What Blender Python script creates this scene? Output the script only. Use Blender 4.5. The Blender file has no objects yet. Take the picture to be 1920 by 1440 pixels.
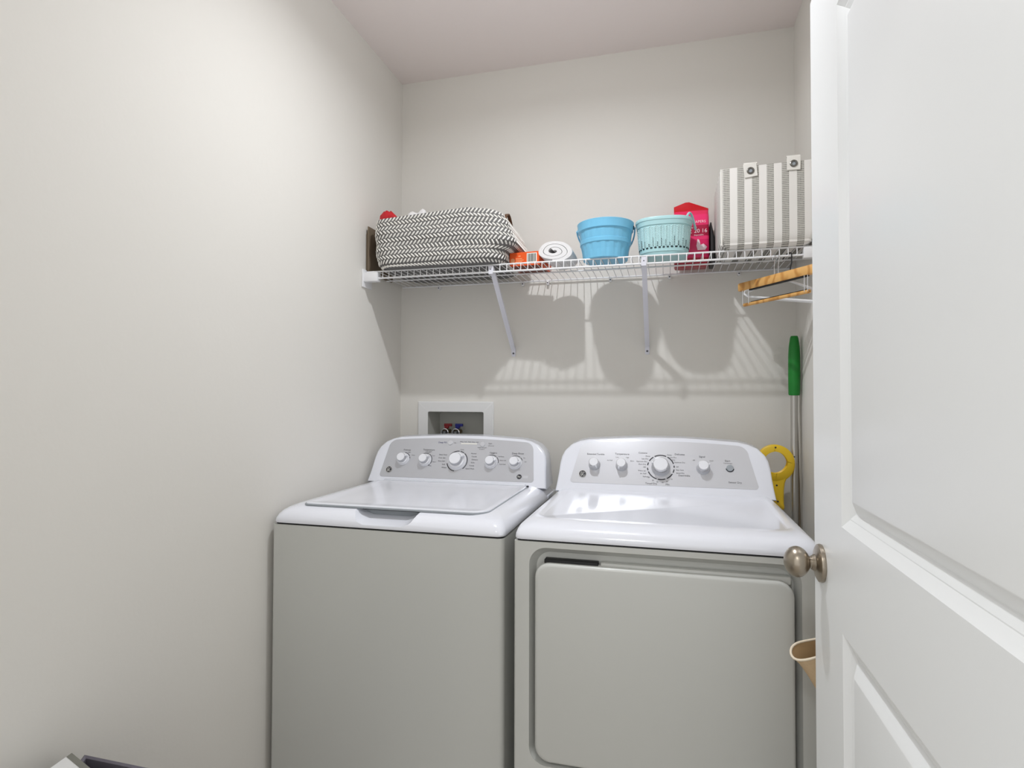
import bpy, bmesh, math, random
from mathutils import Vector, Matrix
random.seed(7)
C = bpy.context.scene.collection
S = bpy.context.scene
PI = math.pi

# ------------------------------------------------------------------ camera
cam_d = bpy.data.cameras.new('camera'); cam = bpy.data.objects.new('camera', cam_d); C.objects.link(cam)
S.camera = cam
cam_d.sensor_fit = 'HORIZONTAL'; cam_d.sensor_width = 36.0
cam_d.lens = 36.0 * 1091.0 / 1920.0
cam_d.clip_start = 0.02
yaw, pitch, roll = 0.2606, 0.021, 0.0023
fwd = Vector((-math.sin(yaw) * math.cos(pitch), math.cos(yaw) * math.cos(pitch), math.sin(pitch)))
right = Vector((math.cos(yaw), math.sin(yaw), 0.0))
up = right.cross(fwd)
R = Matrix((right, up, -fwd)).transposed()
R = R @ Matrix.Rotation(roll, 3, 'Z')
cam.matrix_world = Matrix.Translation((0, 0, 1.28)) @ R.to_4x4()

# ------------------------------------------------------------------ light and exposure
w = bpy.data.worlds.new('world'); S.world = w; w.use_nodes = True
bg = w.node_tree.nodes['Background']
bg.inputs[0].default_value = (1.0, 1.0, 0.985, 1); bg.inputs[1].default_value = 1.06
LAMP = (-0.33, 1.35, 2.56)
def area(name, loc, size, power, col, rot=(0, 0, 0), spread=180):
    l = bpy.data.lights.new(name, 'AREA'); l.shape = 'DISK'; l.size = size; l.energy = power; l.color = col; l.spread = math.radians(spread)
    o = bpy.data.objects.new(name, l); C.objects.link(o); o.location = loc; o.rotation_euler = rot
    return o
area('room_lamp', LAMP, 0.042, 9.0, (0.935, 0.965, 1.0), spread=170)
pl = bpy.data.lights.new('room_bulb', 'POINT'); pl.energy = 3.7; pl.color = (0.935, 0.965, 1.0); pl.shadow_soft_size = 0.022
plo = bpy.data.objects.new('room_bulb', pl); C.objects.link(plo); plo.location = (LAMP[0], LAMP[1], LAMP[2] - 0.03)
area('hall_fill', (-0.35, -0.75, 2.5), 0.30, 9.5, (1.0, 0.99, 0.97))  # added fill light behind the camera, without a fixture
vs = S.view_settings
vs.view_transform = 'Standard'; vs.look = 'None'; vs.gamma = 1.0; vs.exposure = 0.0
vs.use_curve_mapping = False

# ------------------------------------------------------------------ materials
def srgb(r, g, b):
    f = lambda c: (c / 255 / 12.92) if c / 255 <= 0.04045 else ((c / 255 + 0.055) / 1.055) ** 2.4
    return (f(r), f(g), f(b), 1)
def mat(name, col, rough=0.5, metal=0.0, coat=0.0, bump=0.0, scale=200.0, spec=0.5, trans=0.0, var=0.0, emit=None):
    m = bpy.data.materials.new(name); m.use_nodes = True
    nt = m.node_tree; p = nt.nodes['Principled BSDF']
    p.inputs['Base Color'].default_value = col; p.inputs['Roughness'].default_value = rough
    p.inputs['Metallic'].default_value = metal; p.inputs['Coat Weight'].default_value = coat
    p.inputs['Specular IOR Level'].default_value = spec
    if bump or var:
        tc = nt.nodes.new('ShaderNodeTexCoord'); n = nt.nodes.new('ShaderNodeTexNoise')
        n.inputs['Scale'].default_value = scale; n.inputs['Detail'].default_value = 4
        nt.links.new(tc.outputs['Object'], n.inputs['Vector'])
        if bump:
            b = nt.nodes.new('ShaderNodeBump'); b.inputs['Strength'].default_value = bump; b.inputs['Distance'].default_value = 0.002
            nt.links.new(n.outputs['Fac'], b.inputs['Height']); nt.links.new(b.outputs['Normal'], p.inputs['Normal'])
        if var:
            mx = nt.nodes.new('ShaderNodeMix'); mx.data_type = 'RGBA'
            mx.inputs[6].default_value = col
            mx.inputs[7].default_value = tuple(c * (1 - var) for c in col[:3]) + (1,)
            nt.links.new(n.outputs['Fac'], mx.inputs[0]); nt.links.new(mx.outputs[2], p.inputs['Base Color'])
    if emit:
        p.inputs['Emission Color'].default_value = emit[0]; p.inputs['Emission Strength'].default_value = emit[1]
    return m
M = {}
M['wall'] = mat('wall_paint', srgb(231, 228, 222), 0.75, bump=0.18, scale=60, spec=0.25)
M['ceiling'] = mat('ceiling_paint', srgb(249, 240, 238), 0.85, bump=0.3, scale=45, spec=0.2)
M['floor'] = mat('floor_tile', srgb(190, 182, 172), 0.4, var=0.15, scale=6)
M['door'] = mat('door_paint', srgb(244, 246, 247), 0.32, bump=0.05, scale=30)
M['trim'] = mat('trim_paint', srgb(235, 235, 235), 0.35)
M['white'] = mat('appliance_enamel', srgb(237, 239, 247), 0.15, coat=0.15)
M['front'] = mat('appliance_enamel_shaded', srgb(203, 204, 200), 0.3, coat=0.1)  # same enamel as the tops, darkened to paint shade on the fronts
M['silver'] = mat('silver_panel', srgb(200, 201, 206), 0.32, metal=0.35)
M['silver_light'] = mat('silver_panel_light', srgb(213, 214, 219), 0.3, metal=0.3)
M['knob'] = mat('knob_plastic', srgb(238, 239, 244), 0.22)
M['skirt'] = mat('knob_skirt_plastic', srgb(196, 197, 202), 0.3, metal=0.2)
M['chrome'] = mat('chrome', srgb(215, 215, 218), 0.12, metal=1.0)
M['ink'] = mat('dark_ink', srgb(48, 48, 56), 0.5)
M['ink_blue'] = mat('blue_ink', srgb(60, 66, 120), 0.5)
M['black'] = mat('black_gap', srgb(16, 16, 18), 0.6)
M['dark'] = mat('dark_grey_plastic', srgb(70, 72, 74), 0.5)
M['grey'] = mat('grey_plastic', srgb(160, 166, 172), 0.35)
M['wire'] = mat('white_vinyl_wire', srgb(238, 238, 240), 0.3)
M['bracket'] = mat('white_painted_steel', srgb(226, 226, 236), 0.35)
M['nickel'] = mat('satin_nickel', srgb(168, 158, 144), 0.32, metal=1.0)
M['alu'] = mat('aluminium_tube', srgb(190, 188, 184), 0.3, metal=0.9)
M['bronze'] = mat('bronze_tube', srgb(138, 126, 108), 0.35, metal=0.6)
M['green'] = mat('green_grip', srgb(14, 128, 40), 0.45)
M['yellow'] = mat('yellow_plastic', srgb(240, 200, 40), 0.4)
M['bucket'] = mat('blue_plastic', srgb(122, 196, 232), 0.35)
M['teal'] = mat('teal_plastic', srgb(178, 218, 222), 0.4)
M['teal_highlight'] = mat('teal_rib_highlight', srgb(206, 234, 236), 0.35)  # same plastic as the tub, lightened to paint highlights on the ribs
M['teal_dark'] = mat('teal_vent_shadow', srgb(18, 44, 50), 0.6)
M['towel'] = mat('white_terry', srgb(240, 238, 238), 0.95, bump=0.9, scale=500, spec=0.1)
M['basket'] = mat('basket_grey_rope', srgb(118, 117, 116), 0.9, bump=0.6, scale=400, spec=0.1)
M['strand'] = mat('basket_white_rope', srgb(238, 235, 229), 0.85, spec=0.15)
M['leather'] = mat('brown_leather', srgb(96, 66, 42), 0.6)
M['red'] = mat('red_fabric', srgb(196, 22, 34), 0.6)
M['card'] = mat('brown_card', srgb(120, 106, 88), 0.8)
M['orange'] = mat('orange_card', srgb(240, 92, 26), 0.45)
M['orange_light'] = mat('orange_light_print', srgb(250, 170, 120), 0.5)
M['maroon'] = mat('maroon_card', srgb(110, 40, 20), 0.5)
M['label'] = mat('white_label', srgb(240, 238, 230), 0.5)
M['pouch'] = mat('black_pouch', srgb(28, 26, 28), 0.5)
M['canvas'] = mat('tan_canvas', srgb(206, 180, 146), 0.85, bump=0.5, scale=300, spec=0.1)
M['canvas_in'] = mat('tan_canvas_lining', srgb(176, 146, 108), 0.9, spec=0.1)
M['canvas_hem'] = mat('cream_hem', srgb(240, 226, 204), 0.8)
M['valve_red'] = mat('red_valve', srgb(150, 26, 36), 0.4)
M['valve_blue'] = mat('blue_valve', srgb(30, 36, 140), 0.4)
M['brass'] = mat('brass', srgb(120, 100, 60), 0.4, metal=0.9)
M['purple_grey'] = mat('purple_grey_fabric', srgb(118, 114, 124), 0.8)
M['hemgrey'] = mat('olive_grey_rim', srgb(126, 126, 118), 0.5)
M['glass'] = mat('opal_glass', srgb(245, 244, 240), 0.3)
M['box_shade'] = mat('shaded_box_plastic', srgb(192, 192, 186), 0.5)  # white box plastic, greyed to paint in the shade of the recess
M['steel'] = mat('grommet_steel', srgb(128, 126, 122), 0.3, metal=1.0)
M['screw'] = mat('screw_steel', srgb(90, 92, 100), 0.3, metal=0.8)
M['pinktext'] = mat('bag_lettering', srgb(252, 224, 232), 0.5)

def wood_mat():
    m = bpy.data.materials.new('pine_wood'); m.use_nodes = True; nt = m.node_tree; p = nt.nodes['Principled BSDF']
    tc = nt.nodes.new('ShaderNodeTexCoord'); wv = nt.nodes.new('ShaderNodeTexWave')
    wv.inputs['Scale'].default_value = 14; wv.inputs['Distortion'].default_value = 7; wv.inputs['Detail'].default_value = 2
    cr = nt.nodes.new('ShaderNodeValToRGB')
    cr.color_ramp.elements[0].color = srgb(200, 140, 68); cr.color_ramp.elements[1].color = srgb(228, 176, 104)
    cr.color_ramp.elements[1].position = 0.45
    nt.links.new(tc.outputs['Object'], wv.inputs['Vector']); nt.links.new(wv.outputs['Fac'], cr.inputs[0])
    nt.links.new(cr.outputs[0], p.inputs['Base Color']); p.inputs['Roughness'].default_value = 0.4
    return m
M['wood'] = wood_mat()

def bag_mat():
    """printed foil: colour bands by height"""
    m = bpy.data.materials.new('pink_printed_foil'); m.use_nodes = True; nt = m.node_tree; p = nt.nodes['Principled BSDF']
    tc = nt.nodes.new('ShaderNodeTexCoord'); sp = nt.nodes.new('ShaderNodeSeparateXYZ')
    mr = nt.nodes.new('ShaderNodeMapRange'); mr.inputs[1].default_value = 0.0; mr.inputs[2].default_value = 0.24
    cr = nt.nodes.new('ShaderNodeValToRGB'); cr.color_ramp.interpolation = 'CONSTANT'
    e = cr.color_ramp.elements
    e[0].position = 0.0; e[0].color = srgb(172, 8, 44)
    e[1].position = 0.10; e[1].color = srgb(226, 30, 100)
    for pos, c in ((0.37, (246, 52, 116)), (0.42, (176, 8, 62)), (0.585, (246, 52, 116)), (0.76, (240, 44, 96)), (0.84, (206, 10, 30))):
        k = e.new(pos); k.color = srgb(*c)
    nt.links.new(tc.outputs['Object'], sp.inputs[0]); nt.links.new(sp.outputs[2], mr.inputs[0])
    nt.links.new(mr.outputs[0], cr.inputs[0]); nt.links.new(cr.outputs[0], p.inputs['Base Color'])
    p.inputs['Roughness'].default_value = 0.3
    return m
M['bag'] = bag_mat()

def stripe_mat(x0, pitch):
    m = bpy.data.materials.new('striped_fabric'); m.use_nodes = True; nt = m.node_tree; p = nt.nodes['Principled BSDF']
    L = nt.links.new
    tc = nt.nodes.new('ShaderNodeTexCoord'); sp = nt.nodes.new('ShaderNodeSeparateXYZ'); L(tc.outputs['Object'], sp.inputs[0])
    ge = nt.nodes.new('ShaderNodeNewGeometry'); sn = nt.nodes.new('ShaderNodeSeparateXYZ'); L(ge.outputs['True Normal'], sn.inputs[0])
    def math_(op, a, b=None):
        n = nt.nodes.new('ShaderNodeMath'); n.operation = op
        for i, v in ((0, a), (1, b)):
            if v is None: continue
            if isinstance(v, (int, float)): n.inputs[i].default_value = v
            else: L(v, n.inputs[i])
        return n.outputs[0]
    side = math_('GREATER_THAN', math_('ABSOLUTE', sn.outputs[0]), 0.75)
    mx = nt.nodes.new('ShaderNodeMix'); mx.data_type = 'FLOAT'
    L(side, mx.inputs[0]); L(sp.outputs[0], mx.inputs[2]); L(sp.outputs[1], mx.inputs[3])
    t = math_('FRACT', math_('DIVIDE', math_('SUBTRACT', mx.outputs[0], x0), pitch))
    st = math_('LESS_THAN', t, 0.48)
    # woven grey: dark weft lines broken by noise
    fine = math_('LESS_THAN', math_('FRACT', math_('MULTIPLY', sp.outputs[2], 175.0)), 0.5)
    cols = math_('LESS_THAN', math_('FRACT', math_('MULTIPLY', mx.outputs[0], 230.0)), 0.72)
    no = nt.nodes.new('ShaderNodeTexNoise'); no.inputs['Scale'].default_value = 160; L(tc.outputs['Object'], no.inputs['Vector'])
    wv = math_('MULTIPLY', math_('MULTIPLY', fine, cols), math_('ADD', math_('MULTIPLY', no.outputs['Fac'], 0.9), 0.4))
    g = nt.nodes.new('ShaderNodeMix'); g.data_type = 'RGBA'
    g.inputs[6].default_value = srgb(206, 203, 196); g.inputs[7].default_value = srgb(96, 95, 92)
    L(wv, g.inputs[0])
    fm = nt.nodes.new('ShaderNodeMix'); fm.data_type = 'RGBA'
    fm.inputs[6].default_value = srgb(236, 233, 229); L(g.outputs[2], fm.inputs[7]); L(st, fm.inputs[0])
    L(fm.outputs[2], p.inputs['Base Color']); p.inputs['Roughness'].default_value = 0.9
    p.inputs['Specular IOR Level'].default_value = 0.1
    return m

# ------------------------------------------------------------------ helpers
def base_of(o):
    v = Vector((0, 0, 0))
    while o is not None:
        v += o.location; o = o.parent
    return v
def obj(name, bm, m, parent=None, smooth=35, label=None):
    """link one mesh; bm is in world coordinates"""
    if parent is not None:
        bmesh.ops.translate(bm, vec=-base_of(parent), verts=bm.verts)
    bmesh.ops.recalc_face_normals(bm, faces=bm.faces)
    me = bpy.data.meshes.new(name); bm.to_mesh(me); bm.free()
    if isinstance(m, (list, tuple)):
        for k in m: me.materials.append(k)
    else: me.materials.append(m)
    if smooth:
        for p in me.polygons: p.use_smooth = True
        me.set_sharp_from_angle(angle=math.radians(smooth))
    o = bpy.data.objects.new(name, me); C.objects.link(o)
    if parent is not None: o.parent = parent
    if label: o['label'] = label
    return o
def thing(name, label, cat, loc, group=None):
    o = bpy.data.objects.new(name, None); C.objects.link(o); o.location = loc
    o.empty_display_size = 0.05
    o['label'] = label; o['category'] = cat
    if group: o['group'] = group
    return o
def tag(o, label, cat, group=None):
    o['label'] = label; o['category'] = cat
    if group: o['group'] = group
    return o
def struct(name, bm, m, parent=None, smooth=0):
    o = obj(name, bm, m, parent, smooth)
    o['kind'] = 'structure'
    return o
def BM(): return bmesh.new()
def box(bm, x0, x1, y0, y1, z0, z1, bev=0.0, seg=2, mi=0, rot=None, piv=None):
    r = bmesh.ops.create_cube(bm, size=1.0); vs_ = r['verts']
    for v in vs_:
        v.co = Vector(((x0 + x1) / 2 + v.co.x * (x1 - x0), (y0 + y1) / 2 + v.co.y * (y1 - y0), (z0 + z1) / 2 + v.co.z * (z1 - z0)))
    fs = list({f for v in vs_ for f in v.link_faces})
    for f in fs: f.material_index = mi
    if bev:
        es = list({e for v in vs_ for e in v.link_edges})
        rr_ = bmesh.ops.bevel(bm, geom=es, offset=bev, segments=seg, affect='EDGES', profile=0.5)
        vs_ = list({v for f in rr_['faces'] for v in f.verts} | {v for v in vs_ if v.is_valid})
        for v in vs_:
            for f in v.link_faces: f.material_index = mi
    if rot is not None:
        bmesh.ops.rotate(bm, cent=piv, matrix=rot, verts=vs_)
    return vs_
def loft(bm, rings, caps=(True, True), closed=True, mi=0):
    vr = [[bm.verts.new(p) for p in ring] for ring in rings]
    n = len(rings[0])
    for a, b in zip(vr[:-1], vr[1:]):
        for i in range(n if closed else n - 1):
            j = (i + 1) % n
            f = bm.faces.new((a[i], a[j], b[j], b[i])); f.material_index = mi
    if caps[0]: f = bm.faces.new(list(reversed(vr[0]))); f.material_index = mi
    if caps[1]: f = bm.faces.new(vr[-1]); f.material_index = mi
    return vr
def rr(x0, x1, y0, y1, r, n=6):
    """rounded rectangle outline, counter-clockwise; r is one radius or four (x1y0, x1y1, x0y1, x0y0)"""
    if isinstance(r, (int, float)): r = (r,) * 4
    out = []
    for cx, cy, a0, q in ((x1, y0, -90, r[0]), (x1, y1, 0, r[1]), (x0, y1, 90, r[2]), (x0, y0, 180, r[3])):
        ox = cx - q if cx == x1 else cx + q
        oy = cy - q if cy == y1 else cy + q
        for i in range(n + 1):
            a = math.radians(a0 + 90 * i / n)
            out.append((ox + q * math.cos(a), oy + q * math.sin(a)))
    return out
def dens(pts, k=8):
    """extra points on the four straight sides of an rr() outline"""
    n = len(pts) // 4; out = []
    for q in range(4):
        out += pts[q * n:(q + 1) * n]
        a, c = Vector(pts[(q + 1) * n - 1]), Vector(pts[(q + 1) * n % len(pts)])
        out += [tuple(a.lerp(c, i / (k + 1))) for i in range(1, k + 1)]
    return out
def tube(bm, pts, r, n=8, caps=True, closed=False, mi=0):
    pts = [Vector(p) for p in pts]; m = len(pts)
    rad = r if isinstance(r, (list, tuple)) else [r] * m
    T = []
    for i in range(m):
        if closed: t = pts[(i + 1) % m] - pts[i - 1]
        else: t = pts[min(i + 1, m - 1)] - pts[max(i - 1, 0)]
        T.append(t.normalized())
    u = T[0].orthogonal().normalized(); rings = []
    for i in range(m):
        u = (u - T[i] * u.dot(T[i])).normalized(); v = T[i].cross(u)
        rings.append([pts[i] + (u * math.cos(2 * PI * k / n) + v * math.sin(2 * PI * k / n)) * rad[i] for k in range(n)])
    if closed:
        vr = [[bm.verts.new(p) for p in ring] for ring in rings]
        for i in range(m):
            a, b = vr[i], vr[(i + 1) % m]
            for k in range(n):
                f = bm.faces.new((a[k], a[(k + 1) % n], b[(k + 1) % n], b[k])); f.material_index = mi
    else: loft(bm, rings, (caps, caps), mi=mi)
def lathe(bm, prof, mtx=None, n=32, fn=None, caps=(True, True), mi=0):
    """prof: (radius, height) pairs along local z"""
    rings = []
    for r_, h in prof:
        ring = []
        for k in range(n):
            a = 2 * PI * k / n; q = r_ * (fn(a, h) if fn else 1)
            p = Vector((q * math.cos(a), q * math.sin(a), h))
            ring.append(mtx @ p if mtx else p)
        rings.append(ring)
    loft(bm, rings, caps, mi=mi)
def frame(o, ex, ey, ez):
    m = Matrix((Vector(ex), Vector(ey), Vector(ez))).transposed().to_4x4()
    m.translation = Vector(o); return m
def axis_frame(o, ez):
    ez = Vector(ez).normalized(); ex = ez.orthogonal().normalized(); return frame(o, ex, ez.cross(ex), ez)
def text_into(bm, s, size, mtx, x, y, h=0.0004, align='CENTER', xs=1.0, mi=0):
    cu = bpy.data.curves.new('t', 'FONT'); cu.body = s; cu.size = size; cu.align_x = align; cu.align_y = 'CENTER'
    cu.resolution_u = 2
    o = bpy.data.objects.new('t', cu); C.objects.link(o)
    dg = bpy.context.evaluated_depsgraph_get(); dg.update()
    me = bpy.data.meshes.new_from_object(o.evaluated_get(dg))
    n0 = len(bm.verts); f0 = len(bm.faces)
    bm.from_mesh(me); bm.verts.ensure_lookup_table(); bm.faces.ensure_lookup_table()
    for v in bm.verts[n0:]: v.co = mtx @ Vector((x + v.co.x * xs, y + v.co.y, h))
    for f in bm.faces[f0:]: f.material_index = mi
    bpy.data.objects.remove(o); bpy.data.curves.remove(cu); bpy.data.meshes.remove(me)
def ring_sector(bm, mtx, r0, r1, a0, a1, h, n=None, mi=0):
    n = n or max(2, int(abs(a1 - a0) / 8))
    A = [math.radians(a0 + (a1 - a0) * i / n) for i in range(n + 1)]
    lo = [bm.verts.new(mtx @ Vector((r0 * math.cos(a), r0 * math.sin(a), h))) for a in A]
    hi = [bm.verts.new(mtx @ Vector((r1 * math.cos(a), r1 * math.sin(a), h))) for a in A]
    for i in range(n):
        f = bm.faces.new((lo[i], hi[i], hi[i + 1], lo[i + 1])); f.material_index = mi
def boolean(o, cutter_bm):
    me = bpy.data.meshes.new('cut'); bmesh.ops.recalc_face_normals(cutter_bm, faces=cutter_bm.faces)
    bmesh.ops.translate(cutter_bm, vec=-base_of(o), verts=cutter_bm.verts)
    cutter_bm.to_mesh(me); cutter_bm.free()
    c = bpy.data.objects.new('cut', me); C.objects.link(c); c.location = base_of(o)
    md = o.modifiers.new('b', 'BOOLEAN'); md.object = c; md.operation = 'DIFFERENCE'; md.solver = 'EXACT'
    dg = bpy.context.evaluated_depsgraph_get(); dg.update()
    new = bpy.data.meshes.new_from_object(o.evaluated_get(dg))
    o.modifiers.clear(); old = o.data; o.data = new; nm = old.name
    bpy.data.meshes.remove(old); new.name = nm
    for p in new.polygons: p.use_smooth = True
    new.set_sharp_from_angle(angle=math.radians(35))
    bpy.data.objects.remove(c); bpy.data.meshes.remove(me)
def quad(bm, pts, mi=0):
    f = bm.faces.new([bm.verts.new(p) for p in pts]); f.material_index = mi; return f

# ------------------------------------------------------------------ room shell
XL, XR, YB, ZC, YF = -1.110, 0.453, 2.30, 2.637, 0.29
b = BM(); box(b, XL - 0.1, XL, YF - 0.12, YB + 0.14, 0, ZC + 0.1); struct('wall_left', b, M['wall'])
b = BM(); box(b, XR, XR + 0.1, YF - 0.12, YB + 0.14, 0, ZC + 0.1); struct('wall_right', b, M['wall'])
# back wall with the opening for the supply box
OX0, OX1, OZ0, OZ1 = -0.984, -0.727, 1.02, 1.2195
b = BM()
for x0, x1, z0, z1 in ((XL, OX0, 0, ZC), (OX1, XR, 0, ZC), (OX0, OX1, 0, OZ0), (OX0, OX1, OZ1, ZC)):
    box(b, x0, x1, YB, YB + 0.14, z0, z1)
struct('wall_back', b, M['wall'])
b = BM()
box(b, XL, -0.72, YF - 0.12, YF, 0, ZC); box(b, 0.31, XR, YF - 0.12, YF, 0, ZC); box(b, -0.72, 0.31, YF - 0.12, YF, 2.05, ZC)
struct('wall_front', b, M['wall'])
b = BM(); box(b, XL - 0.1, XR + 0.1, YF - 0.12, YB + 0.14, ZC, ZC + 0.1); struct('ceiling', b, M['ceiling'])
b = BM(); box(b, -2.2, 1.6, -2.2, YB + 0.14, -0.1, 0); struct('floor', b, M['floor'])
b = BM(); box(b, XL, XL + 0.012, YF, YB, 0, 0.09, 0.003); struct('baseboard_left', b, M['trim'])
b = BM(); box(b, XL + 0.012, XR, YB - 0.012, YB, 0, 0.09, 0.003); struct('baseboard_back', b, M['trim'])

# ------------------------------------------------------------------ door, standing open at a right angle to the back wall
DX, DT = 0.265, 0.035
DY0, DY1, DZ0, DZ1 = 0.292, 1.200, 0.012, 2.027
b = BM()
PY0, PY1 = 0.467, 1.025                               # panel outer edges across the door
PZ = ((0.24, 0.908), (1.075, 1.910))                  # lower and upper panel
def slab(y0, y1, z0, z1): box(b, DX, DX + DT, y0, y1, z0, z1)
slab(PY1, DY1, DZ0, DZ1); slab(DY0, PY0, DZ0, DZ1)
slab(PY0, PY1, DZ0, PZ[0][0]); slab(PY0, PY1, PZ[0][1], PZ[1][0]); slab(PY0, PY1, PZ[1][1], DZ1)
door = struct('door_1', b, M['door'])
for z0, z1 in PZ:
    b = BM(); rings = []
    for ins, dep in ((0, 0), (0.002, 0.0015), (0.013, 0.0075), (0.0145, 0.0085), (0.016, 0.0085), (0.026, 0.0135), (0.028, 0.0135), (0.046, 0.003), (0.049, 0.0022)):
        rings.append([(DX + dep, y, z) for y, z in ((PY0 + ins, z0 + ins), (PY1 - ins, z0 + ins), (PY1 - ins, z1 - ins), (PY0 + ins, z1 - ins))])
    for ins, dep in ((0.049, 0.033), (0.046, 0.032), (0.026, 0.0215), (0, 0.035)):
        rings.append([(DX + dep, y, z) for y, z in ((PY0 + ins, z0 + ins), (PY1 - ins, z0 + ins), (PY1 - ins, z1 - ins), (PY0 + ins, z1 - ins))])
    vr = loft(b, rings[:9], (False, True)); loft(b, rings[9:], (True, False))
    obj('panel', b, M['door'], door, 20)
# knob set on both faces
KY, KZ = 1.146, 0.985
def knob_side(sgn, x0):
    fr = axis_frame((x0, KY, KZ), (sgn, 0, 0))
    bb = BM(); lathe(bb, [(0.0, 0.0), (0.0325, 0.0), (0.0335, 0.003), (0.0325, 0.007), (0.027, 0.010), (0.0155, 0.0125), (0.012, 0.018)], fr)
    ro = obj('rosette', bb, M['nickel'], door)
    bb = BM()
    prof = [(0.012, 0.014), (0.0105, 0.017), (0.0108, 0.020), (0.0112, 0.0215)]
    for i in range(1, 15):
        a = PI * (0.12 + 0.88 * i / 14); prof.append((0.0270 * math.sin(a) + 0.0001, 0.0415 - 0.0215 * math.cos(a)))
    lathe(bb, prof, fr); obj('door_handle', bb, M['nickel'], door)
knob_side(-1, DX); knob_side(1, DX + DT)
b = BM(); box(b, DX + 0.005, DX + 0.030, DY1 - 0.001, DY1 + 0.0015, KZ - 0.028, KZ + 0.028, 0.0006, 1)
box(b, DX + 0.010, DX + 0.025, DY1, DY1 + 0.009, KZ - 0.009, KZ + 0.009, 0.003, 2)
obj('latch', b, M['nickel'], door)

# ------------------------------------------------------------------ flush ceiling light (above the frame)
t = thing('ceiling_light', 'round white flush ceiling light in the middle of the laundry room ceiling', 'lamp', (LAMP[0], LAMP[1], ZC))
b = BM(); lathe(b, [(0.0, 0.0), (0.13, 0.0), (0.13, -0.028), (0.105, -0.034), (0.10, -0.02), (0.0, -0.02)], Matrix.Translation((LAMP[0], LAMP[1], ZC)), 40)
obj('base', b, M['trim'], t)
b = BM(); lathe(b, [(0.0, -0.02), (0.03, -0.02), (0.032, -0.05), (0.028, -0.07), (0.0, -0.072)], Matrix.Translation((LAMP[0], LAMP[1], ZC)), 24)
obj('lamp_holder', b, M['glass'], t)

# ------------------------------------------------------------------ shared appliance builders
def dial_knob(parent, fr, x, s, r_base, r_cap, h, chrome, ang):
    """a dial: skirt, cap, face and pointer, standing on the panel frame fr"""
    f2 = fr @ Matrix.Translation((x, s, 0.0012))
    bb = BM(); lathe(bb, [(0, 0), (r_base, 0), (r_base, 0.002), (r_base * 0.93, 0.004), (r_base * 0.86, h * 0.42), (r_cap * 1.02, h * 0.5), (0, h * 0.5)], f2, 36)
    k = obj('knob', bb, M['skirt'] if chrome else M['knob'], parent)
    bb = BM(); lathe(bb, [(0, h * 0.5), (r_cap, h * 0.5), (r_cap * 0.97, h * 0.92), (r_cap * 0.9, h), (0, h)], f2, 36)
    obj('knob_cap', bb, M['chrome'] if chrome else M['skirt'], k)
    bb = BM(); lathe(bb, [(0, h), (r_cap * 0.88, h), (r_cap * 0.82, h + 0.0012), (0, h + 0.0012)], f2, 36)
    obj('knob_face', bb, M['knob'], k)
    bb = BM(); a = math.radians(ang)
    vs_ = box(bb, r_cap * 0.80, r_base * 0.97, -0.0022, 0.0022, h * 0.42, h * 0.98, 0.0008, 1)
    for v in bb.verts:
        c = Vector((v.co.x * math.cos(a) - v.co.y * math.sin(a), v.co.x * math.sin(a) + v.co.y * math.cos(a), v.co.z)); v.co = f2 @ c
    obj('pointer', bb, M['knob'], k)
    return k
def emblem(parent, fr, x, s, r, dark):
    """round badge with a cursive monogram and four scrolls"""
    f2 = fr @ Matrix.Translation((x, s, 0.0012))
    bb = BM(); lathe(bb, [(0, 0), (r, 0), (r * 0.98, 0.0014), (0, 0.0016)], f2, 32)
    e = obj('emblem', bb, M['ink'], parent)
    bb = BM()
    tube(bb, [f2 @ Vector((r * 0.97 * math.cos(2 * PI * k / 32), r * 0.97 * math.sin(2 * PI * k / 32), 0.0017)) for k in range(32)], r * 0.045, 6, closed=True)
    def stroke(pts, w_=0.055):
        w_ *= 0.62
        tube(bb, [f2 @ Vector((px * r, py * r, 0.0019)) for px, py in pts], r * w_, 5)
    # script G
    stroke([(-0.02, 0.30), (-0.14, 0.48), (-0.34, 0.36), (-0.48, 0.02), (-0.42, -0.34), (-0.22, -0.42), (-0.08, -0.18), (-0.06, 0.06), (-0.30, 0.0)], 0.075)
    stroke([(-0.06, 0.06), (-0.06, -0.30), (-0.16, -0.52), (-0.34, -0.54)], 0.065)
    # script E
    stroke([(0.44, 0.30), (0.34, 0.46), (0.14, 0.40), (0.10, 0.18), (0.28, 0.04), (0.10, -0.06), (0.06, -0.32), (0.24, -0.46), (0.46, -0.30)], 0.075)
    for q in range(4):
        a0 = math.radians(45 + 90 * q)
        stroke([(0.72 * math.cos(a0 + d), 0.72 * math.sin(a0 + d)) for d in (-0.5, -0.3, -0.1, 0.1, 0.3, 0.5)], 0.028)
    obj('monogram', bb, M['label'], e)
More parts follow.
